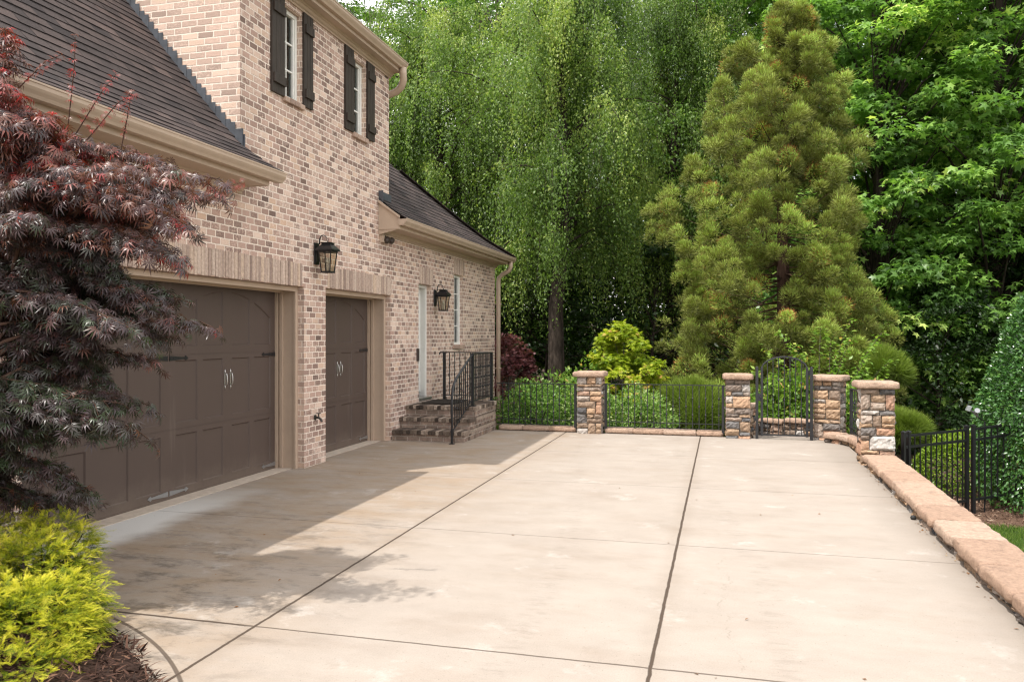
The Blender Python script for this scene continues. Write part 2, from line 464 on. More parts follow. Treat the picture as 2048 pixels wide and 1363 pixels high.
# right roof: hipped far end
HIP = [(-4.715, 18.0), (-5.15, 17.05), (-5.45, 16.2), (-5.72, 15.35), (-6.06, 14.35), (-8.6, 7.5)]
def hip_y(x):
    for (x0, y0), (x1, y1) in zip(HIP, HIP[1:]):
        if x >= x1: return y0+(y1-y0)*(x-x0)/(x1-x0)
    return HIP[-1][1]
shingles('roof', PROF, lambda x: (11.38 if x > W+.02 else YT1+.004), hip_y, house, 2)
mb = MB(); mb.cur = .3      # hip end slope (faces away) and hip cap shingles
hp = [(x, y, zprof(x)) for x, y in HIP[:-1]]
for (a, b) in zip(hp, hp[1:]):
    mb.face([(a[0], a[1], a[2]), (-9., 18.08, 3.485), (-9., 18.08, 3.485+.001), (b[0], b[1], b[2])])
rg = random.Random(5)
for a, b in zip(hp, hp[1:]):
    A, B = Vector(a), Vector(b); L = (B-A).length; d = (B-A)/L; k = int(L/.13)
    for i in range(k):
        c = A + d*(L*(i+.5)/k); sd = d.cross(Vector((0, 0, 1))).normalized(); up = sd.cross(d)
        mb.cur = rg.random()
        M3 = Matrix((d, sd, up)).transposed()
        mb.obox(c+up*(.018), (.085, .07, .006), M3 @ Matrix.Rotation(-.06, 3, 'Y'))
mb.build('roof', M_roof, house)
# tower roof just above the eave (out of frame, shades the drive)
mb = MB()
mb.face([(-4.83, YT0-.12, 6.03), (-4.83, YT1+.10, 6.03), (-8.0, YT1+.10, 8.9), (-8.0, YT0-.12, 8.9)])
mb.face([(-8.0, YT0-.12, 8.9), (-8.0, YT1+.1, 8.9), (-11.4, YT1+.1, 5.9), (-11.4, YT0-.12, 5.9)])
mb.cur = .4
for yy in (1.0, YT1+.004):
    y2 = YT0 if yy < 5 else 13.5
    mb.face([(-8.6, yy, 7.87), (-8.6, y2, 7.87), (-11.6, y2, 3.5), (-11.6, yy, 3.5)])
mb.build('roof', M_roof, house)

# ---- cornices (fascia, soffit, crown, frieze), gutters
def cornice(name, y0, y1, zt, xo):
    mb = MB()
    fx = xo-.11                                                    # fascia face
    mb.box(fx-.025, fx, y0, y1, zt-.155, zt-.015)                  # fascia
    mb.box(W+.052, fx-.026, y0, y1, zt-.150, zt-.130)              # soffit
    mb.prism([(W+.002, zt-.131), (W+.085, zt-.151), (W+.075, zt-.165), (W+.055, zt-.172), (W+.045, zt-.195), (W+.028, zt-.205), (W+.002, zt-.205)], 'y', y0, y1)
    mb.box(W+.002, W+.022, y0, y1, zt-.232 if zt > 4 else zt-.232, zt-.206)   # frieze
    return mb.build(name, M_trim, house)
cornice('cornice', 1.0, 7.74, 3.485, -4.70)
cornice('cornice', 11.42, 17.95, 3.485, -4.70)
cornice('cornice', YT0-.06, YT1+.03, 6.02, -4.84)
def gutter(y0, y1, zt, xo):
    mb = MB()
    pr = [(xo-.137, zt), (xo-.137, zt-.105), (xo-.055, zt-.108), (xo-.040, zt-.085), (xo-.018, zt-.062), (xo-.006, zt-.045), (xo-.003, zt-.018), (xo+.004, zt-.014), (xo+.004, zt), (xo-.006, zt), (xo-.008, zt-.012), (xo-.13, zt-.012), (xo-.13, zt)]
    mb.prism(pr, 'y', y0, y1)
    return mb.build('gutter', M_trim, house)
gutter(1.0, 7.90, 3.487, -4.67); gutter(11.36, 18.07, 3.487, -4.67); gutter(YT0-.1, 11.85, 6.02, -4.84)
# boxed cornice ends that face the drive
mb = MB()
mb.prism([(W+.002, 3.25), (-4.80, 3.325), (-4.80, 3.47), (-4.84, 3.565), (-5.0, 3.67), (W+.002, 3.775)], 'y', 11.385, 11.415)
mb.box(W+.002, -4.79, 11.372, 11.384, 3.325, 3.352)
mb.prism([(-4.79, 3.49), (-4.79, 3.53), (-4.86, 3.575), (W+.01, 3.785), (W+.01, 3.74), (-4.86, 3.545)], 'y', 11.350, 11.384)
mb.box(W+.003, W+.05, 11.43, 11.52, 3.14, 3.252)
mb.build('cornice', M_trim, house)
mb = MB(); mb.prism([(W+.002, 3.33), (-4.815, 3.333), (-4.815, 3.47), (W+.002, 3.75)], 'y', 7.742, 7.775)
mb.build('cornice', M_trim, house)
# step flashing on the tower's near side, corner flashing pieces
mb = MB()
for i in range(46):
    x = W+.06 - i*.0625; z = zprof(x)
    off = .006 if i % 2 else .010
    mb.box(x-.067, x+.012, YT0-off-.003, YT0-off, z-.03, z+.155+.012*((i*7) % 3-1))
mb.box(W-.045, W+.05, YT0-.03, YT0-.012, 3.72, 3.965)
mb.build('step_flashing', M_flash, house)
mb = MB(); mb.box(W-.01, W+.075, YT1-.40, YT1-.385, 3.70, 3.93); mb.box(W+.004, W+.018, YT1-.384, YT1+.05, 3.72, 3.93)
mb.build('flashing', M_flash, house)
# downspouts
mb = MB()
mb.tube([(-4.755, 17.86, 3.39), (-4.755, 17.86, 3.27), (-4.79, 17.87, 3.19), (-4.98, 17.93, 3.10), (-5.06, 17.95, 3.03), (-5.075, 17.95, 2.9), (-5.075, 17.95, -1.2)], .05, 10)
for z in (2.4, .9): mb.box(-5.15, -5.01, 17.91, 17.99, z, z+.03)
mb.build('downspout', M_trim, house, True)
mb = MB()
pts = [(-4.90, 11.76, 5.93), (-4.90, 11.77, 5.84), (-4.905, 11.80, 5.75), (-4.96, 11.85, 5.66), (-5.05, 11.88, 5.60), (-5.2, 11.90, 5.56), (-5.5, 11.90, 5.48), (-5.56, 11.9, 5.40), (-5.56, 11.9, 4.4)]
mb.tube(pts, .058, 12)
mb.build('downspout', M_trim, house, True)
# ---- soldier lintels and sills
def soldiers(name, y0, y1, z0, z1, seed, w=.058, mat=M_lintel, proud=.008, vert=True):
    rg = random.Random(seed); mb = MB(); n = max(2, round((y1-y0)/w)); w = (y1-y0)/n
    mb.cur = .95
    mb.box(W-.05, W+proud-.006, y0+.004, y1-.004, z0+.010, z1-.006)
    for i in range(n):
        mb.cur = min(1, max(0, rg.gauss(.52, .24))); p = proud+rg.uniform(-.004, .005)
        mb.box(W-.04, W+p, y0+i*w+.0045, y0+(i+1)*w-.0045, z0+rg.uniform(-.006, .010), z1+rg.uniform(-.006, .004), bev=.006)
    return mb.build(name, mat, house)
soldiers('lintel', 4.78, 9.07, 2.31, 2.60, 1); soldiers('lintel', 9.74, 11.88, 2.33, 2.62, 2)
soldiers('lintel', 13.11, 13.80, 2.60, 2.90, 3); soldiers('lintel', 14.97, 15.62, 2.905, 3.215, 4)
soldiers('sill', 14.90, 15.56, 1.42, 1.495, 5, .15, M_sill, .045); soldiers('sill', 8.60, 9.08, 4.53, 4.595, 6, .12, M_sill, .045)
soldiers('sill', 10.47, 10.95, 4.55, 4.615, 7, .12, M_sill, .045)
# ---- garage frames and doors
def garage(y0, y1, zt, nunits, label):
    fr = MB()
    for y, sg in ((y0, 1), (y1, -1)):
        fr.box(W-.095, W-.40, y+sg*.002, y+sg*.045, 0.0, zt-.002)
        fr.box(W-.085, W-.115, y+sg*.001, y+sg*.062, 0.0, zt-.001)
        fr.box(W-.27, W-.305, y+sg*.046, y+sg*.075, 0.0, zt-.046)
        fr.box(W-.33, W-.36, y+sg*.046, y+sg*.095, 0.0, zt-.046)
    fr.box(W-.096, W-.40, y0+.046, y1-.046, zt-.045, zt-.003)
    fr.box(W-.084, W-.114, y0+.063, y1-.063, zt-.062, zt-.004)
    fr.box(W-.27, W-.304, y0+.076, y1-.076, zt-.075, zt-.046)
    fr.build('garage_frame', M_trim, house)
    X = W-.36; a, b = y0+.085, y1-.085; H = [(.012, .715), (.715, 1.49), (1.49, zt-.05)]
    mb = MB(); uw = (b-a)/nunits
    def rect(ya, yb, za, zb, dx=0.): mb.face([(X+dx, ya, za), (X+dx, yb, za), (X+dx, yb, zb), (X+dx, ya, zb)])
    for ri, (zb, zt2) in enumerate(H):
        z0, z1 = zb+.004, zt2-.004
        spans = []
        for u in range(nunits):
            ya = a+u*uw; st = uw*.055; mid = uw*.085; pw = (uw-2*st-mid-2*st*.9)/4; c = ya+st
            for k in range(4):
                spans.append((c, c+pw, ya, ya+uw)); c += pw + (st*.9 if k in (0, 2) else mid)
        cur = a; pb = z0+.085 if ri != 1 else z0+.06
        for (p0, p1, ua, ub) in spans:
            rect(cur, p0, z0, z1); cur = p1
            if ri == 2:
                def top(y): return z1-.06-.36*((y-(ua+ub)/2)/((ub-ua)/2))**2
            else:
                def top(y, t=z1-.055): return t
            rect(p0, p1, z0, pb)
            N = 9; Y = [p0+(p1-p0)*i/N for i in range(N+1)]; bv = .023; dp = .028
            I = [p0+bv+(p1-p0-2*bv)*i/N for i in range(N+1)]
            for i in range(N):
                mb.face([(X, Y[i], top(Y[i])), (X, Y[i+1], top(Y[i+1])), (X, Y[i+1], z1), (X, Y[i], z1)])
                mb.face([(X-dp, I[i], top(I[i])-bv), (X-dp, I[i+1], top(I[i+1])-bv), (X, Y[i+1], top(Y[i+1])), (X, Y[i], top(Y[i]))])
            mb.face([(X, p0, pb), (X, p1, pb), (X-dp, p1-bv, pb+bv), (X-dp, p0+bv, pb+bv)])
            mb.face([(X, p0, top(p0)), (X, p0, pb), (X-dp, p0+bv, pb+bv), (X-dp, p0+bv, top(p0+bv)-bv)])
            mb.face([(X, p1, pb), (X, p1, top(p1)), (X-dp, p1-bv, top(p1-bv)-bv), (X-dp, p1-bv, pb+bv)])
            # tongue-and-groove floor: planks with V grooves
            npl = max(4, round((p1-p0-2*bv)/.062)); w = (p1-p0-2*bv)/npl; gv = .007
            for i in range(npl):
                ya, yb = p0+bv+i*w, p0+bv+(i+1)*w
                for (q0, q1, d0, d1) in ((ya, ya+gv, dp+.006, dp), (ya+gv, yb-gv, dp, dp), (yb-gv, yb, dp, dp+.006)):
                    mb.face([(X-d0, q0, pb+bv), (X-d1, q1, pb+bv), (X-d1, q1, top(q1)-bv), (X-d0, q0, top(q0)-bv)])
            if ri == 2:      # raised arch moulding
                pass
        rect(cur, b, z0, z1)
        if ri < 2: mb.box(X-.012, X-.004, a, b, z1-.002, z1+.010)
    mb.box(X-.06, X-.014, a, b, .0, zt-.05)
    mb.box(X-.03, X+.004, a, b, .0, .014)
    d = mb.build('garage_door', M_door, house); d['label'] = label
    for u in range(nunits):
        ym = a+(u+.5)*uw; ya, yb = a+u*uw, a+(u+1)*uw
        for sg in (-1, 1):                                            # pull handles
            h = MB(); y = ym+sg*.052
            h.tube([(X+.006, y, 1.115), (X+.010, y, 1.125), (X+.032, y, 1.14), (X+.034, y, 1.17), (X+.032, y, 1.22), (X+.026, y, 1.25), (X+.008, y, 1.265)], [.006, .008, .008, .008, .008, .008, .006], 8)
            h.lathe((X+.004, y, 1.275), [(.0, -.016), (.010, -.009), (.012, 0), (.007, .014), (.002, .032)], 8)
            h.lathe((X+.004, y, 1.105), [(.002, -.032), (.007, -.014), (.012, 0), (.010, .009), (.0, .016)], 8)
            h.box(X, X+.006, y-.010, y+.010, 1.10, 1.28, bev=.002)
            h.build('handle', M_pewter, d, True)
        for (ye, sg) in ((ya, 1), (yb, -1)):
            for z, m in ((.065, M_steel), (1.455, M_alu)):            # strap hinges with pointed ends
                h = MB(); L = .30
                pr = [(0, -.026), (L*.62, -.013), (L*.80, -.010), (L*.86, -.026), (L, 0), (L*.86, .026), (L*.80, .010), (L*.62, .013), (0, .026)]
                pr = [(ye+sg*(.012+p), z+q) for p, q in pr]
                h.prism(pr, 'x', X+.001, X+.007)
                for t in (.06, .22, .45): h.lathe((X+.008, ye+sg*(.012+L*t), z), [(.007, -.002), (.005, .003), (.0, .004)], 6, Matrix.Rotation(R(90), 3, 'Y'))
                h.build('hinge', m, d)
    t = MB(); t.box(W-.5, W-.145, y0+.003, y1-.003, -.15, .006); t.build('threshold', M_thresh, house)
garage(4.90, 9.12, 2.31, 2, 'wide brown double garage door partly hidden by the red maple')
garage(9.69, 11.85, 2.33, 1, 'narrow brown single garage door beside the brick steps')
mb = MB(); mb.box(-5.75, -5.72, 4.6, 12.2, -.1, 2.6); mb.build('garage_interior', M_door, house)
# ---- windows
def window(y0, y1, z0, z1, rows, cols, blinds):
    X = W-.085; fw = .05
    f = MB()
    f.box(X-.05, X+.02, y0+.002, y0+fw, z0+.002, z1-.002); f.box(X-.05, X+.02, y1-fw, y1-.002, z0+.002, z1-.002)
    f.box(X-.05, X+.019, y0+fw+.0005, y1-fw-.0005, z1-fw, z1-.003); f.box(X-.05, X+.028, y0+.003, y1-.003, z0+.003, z0+fw)
    f.box(X-.04, X+.004, y0+fw+.001, y0+fw+.028, z0+fw+.001, z1-fw-.001); f.box(X-.04, X+.004, y1-fw-.028, y1-fw-.001, z0+fw+.001, z1-fw-.001)
    g0, g1 = y0+fw+.028, y1-fw-.028
    for r in range(1, rows):
        z = z0+fw+(z1-z0-2*fw)*r/rows; f.box(X-.035, X-.004, g0, g1, z-.010, z+.010)
    for c in range(1, cols):
        y = g0+(g1-g0)*c/cols; f.box(X-.034, X-.003, y-.008, y+.008, z0+fw, z1-fw)
    win = f.build('window', M_white, house)
    p = MB(); p.box(X-.030, X-.024, g0-.01, g1+.01, z0+fw-.01, z1-fw+.01); p.build('pane', M_glass if not blinds else M_bglass, win)
    if blinds:
        bl = MB()
        z = z0+.06
        while z < z1-.06:
            bl.obox((X-.062, (y0+y1)/2, z), (.016, (y1-y0)/2-.03, .0015), Matrix.Rotation(R(38), 3, 'Y')); z += .030
        bl.build('blind', M_blind, win)
    return win
def thin_glass():
    g = G('thin_glass')
    t = g.t.nodes.new('ShaderNodeBsdfTransparent'); t.inputs[0].default_value = (.62, .66, .64, 1)
    s = g.t.nodes.new('ShaderNodeBsdfGlossy'); s.inputs['Roughness'].default_value = .02; s.inputs[0].default_value = (.9, .95, .95, 1)
    f = g.t.nodes.new('ShaderNodeFresnel'); f.inputs[0].default_value = 1.6
    m = g.t.nodes.new('ShaderNodeMixShader'); g.t.links.new(f.outputs[0], m.inputs[0])
    g.t.links.new(t.outputs[0], m.inputs[1]); g.t.links.new(s.outputs[0], m.inputs[2])
    return g.done(m.outputs[0])
M_bglass = thin_glass()
window(14.97, 15.53, 1.50, 2.90, 4, 2, True); window(8.62, 9.06, 4.60, 5.72, 3, 2, True); window(10.49, 10.93, 4.62, 5.70, 3, 2, True)
M_dim = plain('dim_interior', (.03, .03, .03), .9)
for (a, b, c, d) in ((14.9, 15.6, 1.4, 3.0), (8.5, 9.2, 4.5, 5.85), (10.4, 11., 4.5, 5.85), (13., 13.8, .5, 2.7)):
    mb = MB(); mb.box(W-.42, W-.40, a, b, c, d); mb.build('room_interior', M_dim, house)
def shutter(y0, y1, z0, z1):
    m = MB(); n = 3; w = (y1-y0)/n
    for i in range(n): m.box(W+.004, W+.034, y0+i*w+.002, y0+(i+1)*w-.002, z0+.003*i, z1-.002*i, bev=.004)
    s = m.build('shutter', M_shutter, house)
    for z in (z0+.17, z1-.20):
        b = MB(); b.box(W+.0345, W+.062, y0+.012, y1-.012, z-.055, z+.055, bev=.005); b.build('batten', M_shutter, s)
shutter(8.33, 8.61, 4.57, 5.78); shutter(9.07, 9.30, 4.59, 5.78); shutter(10.22, 10.48, 4.60, 5.78); shutter(10.94, 11.19, 4.62, 5.78)
# ---- entry door
y0, y1, z0, z1 = 13.07, 13.72, .56, 2.60; X = W-.12
f = MB()
for y, sg in ((y0, 1), (y1, -1)):
    f.box(X-.02, X+.022, y+sg*.001, y+sg*.055, z0+.02, z1-.001); f.box(X-.12, X-.021, y+sg*.002, y+sg*.035, z0+.02, z1-.002)
f.box(X-.02, X+.021, y0+.056, y1-.056, z1-.055, z1-.002); f.box(X-.12, X-.0205, y0+.036, y1-.036, z1-.035, z1-.003)
dr = f.build('entry_door', M_white, house); dr['label'] = 'white entry door with a tall glass light'
d = MB(); a, b, xd = y0+.037, y1-.037, X-.085
d.box(xd-.04, xd, a, a+.10, z0+.10, z1-.04, bev=.003); d.box(xd-.04, xd, b-.10, b, z0+.10, z1-.04, bev=.003)
d.box(xd-.039, xd-.001, a+.1005, b-.1005, z1-.15, z1-.041); d.box(xd-.039, xd-.001, a+.1005, b-.1005, z0+.10, z0+.22); d.box(xd-.039, xd-.001, a+.1005, b-.1005, 1.16, 1.28)
d.box(xd-.03, xd-.010, a+.1005, b-.1005, z0+.22, 1.16); d.box(xd-.0305, xd-.006, a+.15, b-.15, z0+.27, 1.11, bev=.004)
for z in (1.67, 2.06): d.box(xd-.03, xd-.004, a+.1005, b-.1005, z-.009, z+.009)
d.box(xd-.03, xd-.0035, (a+b)/2-.009, (a+b)/2+.009, 1.28, z1-.15)
d.build('door_leaf', M_white, dr)
d = MB(); d.box(xd-.026, xd-.020, a+.09, b-.09, 1.27, z1-.14); d.build('pane', M_glass, dr)
d = MB(); d.box(X-.13, W+.01, y0+.003, y1-.003, z0-.03, z0+.018, bev=.006); d.build('sill', M_pewter, dr)
d = MB(); d.box(xd, xd+.010, a+.02, a+.075, 1.13, 1.40, bev=.004); d.tube([(xd+.01, a+.047, 1.19), (xd+.06, a+.047, 1.19), (xd+.065, a+.06, 1.19), (xd+.065, a+.15, 1.185)], .010, 8)
d.lathe((xd+.012, a+.047, 1.34), [(.026, 0), (.024, .014), (.0, .018)], 12, Matrix.Rotation(R(90), 3, 'Y')); d.build('handle', M_alu, dr)
d = MB(); d.box(W+.001, W+.028, 12.965, 13.045, 1.24, 1.46, bev=.006); d.box(W+.028, W+.031, 12.98, 13.03, 1.29, 1.41); kp = d.build('keypad', M_cam, house)

# ================================================================== LANTERNS (wall lights)
def lantern(y, zb, label):
    X = W+.175; o = thing('wall_lantern', label, 'lantern', (W, y, zb), 'black wall lanterns')
    zt = zb+.265
    m = MB(); m.box(W+.002, W+.022, y-.058, y+.058, zb+.10, zt+.12, bev=.006); m.box(W+.022, W+.032, y-.04, y+.04, zb+.13, zt+.09, bev=.005)
    m.tube([(W+.03, y, zt+.02), (W+.09, y, zt+.02), (X-.09, y, zt+.028)], .012, 8)
    m.build('back_plate', M_alu, o)
    m = MB(); bw, tw = .060, .087
    C = [(sx, sy) for sx in (-1, 1) for sy in (-1, 1)]
    for sx, sy in C: m.tube([(X+sx*bw, y+sy*bw, zb), (X+sx*tw, y+sy*tw, zt)], .0085, 4)
    for k, zz in ((bw, zb), (tw, zt)):
        m.box(X-k-.008, X+k+.008, y-k-.008, y-k+.008, zz-.010, zz+.010); m.box(X-k-.008, X+k+.008, y+k-.008, y+k+.008, zz-.010, zz+.010)
        m.box(X-k-.008, X-k+.008, y-k+.008, y+k-.008, zz-.0098, zz+.0098); m.box(X+k-.008, X+k+.008, y-k+.008, y+k-.008, zz-.0098, zz+.0098)
    m.box(X-bw, X+bw, y-bw, y+bw, zb-.006, zb+.002)
    m.build('frame', M_alu, o)
    m = MB(); b = (zt+.010)                                                    # hipped roof with brim and vent collar
    lv = [(.119, b), (.121, b+.008), (.112, b+.026), (.086, b+.058), (.066, b+.076), (.060, b+.084), (.060, b+.096), (.074, b+.102), (.072, b+.108), (.02, b+.116)]
    rings = [[(X+r*sx, y+r*sy, z) for sx, sy in ((-1, -1), (1, -1), (1, 1), (-1, 1))] for r, z in lv]
    vs = [p for r in rings for p in r]; fs = [(0, 3, 2, 1)] + [(i*4+k, i*4+(k+1) % 4, i*4+4+(k+1) % 4, i*4+4+k) for i in range(len(lv)-1) for k in range(4)] + [tuple((len(lv)-1)*4+k for k in range(4))]
    m.mesh(vs, fs); m.build('lantern_roof', M_alu, o)
    m = MB(); t = b+.118
    m.tube([(X, y, t-.004), (X, y, t+.02)], .008, 6)
    m.tube([(X+.016*math.cos(a), y+.016*math.sin(a)*.3, t+.032+.016*math.sin(a)) for a in [i*math.pi/5 for i in range(11)]], .0035, 5)
    m.tube([(W+.055, y, zt+.10), (W+.055, y, t+.02), (W+.062, y, t+.055), (W+.085, y, t+.085), (W+.115, y, t+.09), (X-.03, y, t+.075), (X-.012, y, t+.05)], [.010, .0085, .0075, .007, .006, .005, .004], 7)
    m.build('scroll', M_alu, o, True)
    m = MB()
    for sg in (-1, 1):
        m.face([(X+sg*bw, y-bw, zb), (X+sg*bw, y+bw, zb), (X+sg*tw, y+tw, zt), (X+sg*tw, y-tw, zt)])
        m.face([(X-bw, y+sg*bw, zb), (X+bw, y+sg*bw, zb), (X+tw, y+sg*tw, zt), (X-tw, y+sg*tw, zt)])
    m.build('glass', M_lglass, o)
    for dy in (-.028, .028):
        m = MB(); m.tube([(X, y+dy, zb+.01), (X, y+dy, zb+.11)], .010, 8); m.lathe((X, y+dy, zb+.11), [(.008, 0), (.016, .018), (.017, .035), (.010, .06), (.001, .085)], 10)
        m.build('bulb', M_bulb, o, True)
    return o
lantern(9.42, 2.515, 'larger near black lantern on the brick between the two garage doors')
lantern(13.87, 2.145, 'smaller farther black lantern between the entry door and the narrow window')
# hose tap, security camera
m = MB(); y, z = 9.40, .62
m.tube([(W, y, z), (W+.05, y, z), (W+.085, y, z-.02), (W+.10, y, z-.055)], [.018, .016, .014, .016], 8); m.lathe((W+.055, y, z+.012), [(.008, 0), (.008, .035), (.032, .04), (.034, .048), (.006, .05)], 8)
m.lathe((W+.003, y, z), [(.035, 0), (.035, .006), (.02, .012)], 10, Matrix.Rotation(R(90), 3, 'Y'))
tag(m.build('hose_tap', M_brass, None, False, (W, y, z)), 'small weathered hose tap low on the brick pier', 'tap')
cam = thing('security_camera', 'small dark floodlight camera under the eave above the steps', 'camera', (W, 11.66, 3.2))
m = MB(); m.lathe((W+.002, 11.62, 3.215), [(.045, 0), (.045, .02), (.03, .03)], 12, Matrix.Rotation(R(90), 3, 'Y')); m.tube([(W+.02, 11.62, 3.21), (W+.07, 11.60, 3.19)], .016, 8); m.build('mount', M_cam, cam)
m = MB(); m.lathe((W+.06, 11.55, 3.19), [(.03, -.02), (.055, -.005), (.06, .02), (.05, .05), (.02, .06)], 12, Matrix.Rotation(R(125), 3, 'Y')); m.build('lamp_head', M_cam, cam)
m = MB(); m.lathe((W+.085, 11.66, 3.19), [(.03, -.02), (.05, -.005), (.055, .02), (.045, .05), (.02, .06)], 12, Matrix.Rotation(R(118), 3, 'Y')); m.build('lamp_head', M_cam, cam)
# ================================================================== GROUND, DRIVE
def sstep(t): t = np.clip(t, 0, 1); return t*t*(3-2*t)
def ground_z(x, y):
    x = np.asarray(x, float); y = np.asarray(y, float)
    low = -.55 - .027*np.clip(y, 0, 14) - .045*np.clip(y-14, 0, 22) + .05*np.clip(y-40, 0, 200)
    right = sstep((x-2.08)/.25); back = sstep((y-13.86)/.5)
    m = np.maximum(right, back)
    z = -.13*(1-m) + low*m + .05*np.sin(x*.9+1.3)*np.sin(y*.7)*m
    return z
def grid_axis(bp):
    out = []
    for a, b, st in bp: out += list(np.arange(a, b, st))
    return np.array(out + [bp[-1][1]])
gx = grid_axis([(-160, -30, 13.), (-30, -12, 2.), (-12, 1.8, 1.), (1.8, 2.6, .05), (2.6, 14, .3), (14, 40, 2.), (40, 160, 12.)])
gy = grid_axis([(-120, -20, 10.), (-20, 3, 2.), (3, 13.7, .5), (13.7, 14.6, .06), (14.6, 24, .5), (24, 60, 3.), (60, 180, 15.)])
XX, YY = np.meshgrid(gx, gy); ZZ = ground_z(XX, YY); nx_, ny_ = len(gx), len(gy)
mb = MB(); mb.v = [tuple(p) for p in np.stack([XX, YY, ZZ], -1).reshape(-1, 3)]; mb.a = [.5]*len(mb.v)
mb.f = [(j*nx_+i, j*nx_+i+1, (j+1)*nx_+i+1, (j+1)*nx_+i) for j in range(ny_-1) for i in range(nx_-1)]
def ground_mat():
    g = G('garden_ground'); pos = g.geo(); x, y, z = g.sep(pos)
    n = g.noise(pos, 9., 6., .7); n2 = g.noise(pos, 60., 4., .7)
    litter = g.ramp(n2, [(.25, (.030, .020, .013)), (.5, (.075, .048, .032)), (.75, (.15, .098, .066))])
    grass = g.mix(n, (.035, .050, .014), (.070, .10, .026))
    mulch = g.ramp(n2, [(.25, (.055, .032, .022)), (.5, (.13, .078, .054)), (.75, (.28, .19, .135))])
    wob = g.add(y, g.mul(g.noise(pos, 3., 2.), .35))
    lawn = g.mul(g.math('GREATER_THAN', x, 2.05), g.math('LESS_THAN', wob, 12.35))
    mul2 = g.mul(g.math('GREATER_THAN', x, 2.05), g.math('LESS_THAN', wob, 14.2))
    c = g.mix(lawn, g.mix(mul2, litter, mulch), grass)
    return g.done(g.bsdf(c, .95, 0., .15, g.bump(n2, .9, .03)))
M_ground = ground_mat()
kind(mb.build('ground', M_ground, None, True), 'structure')

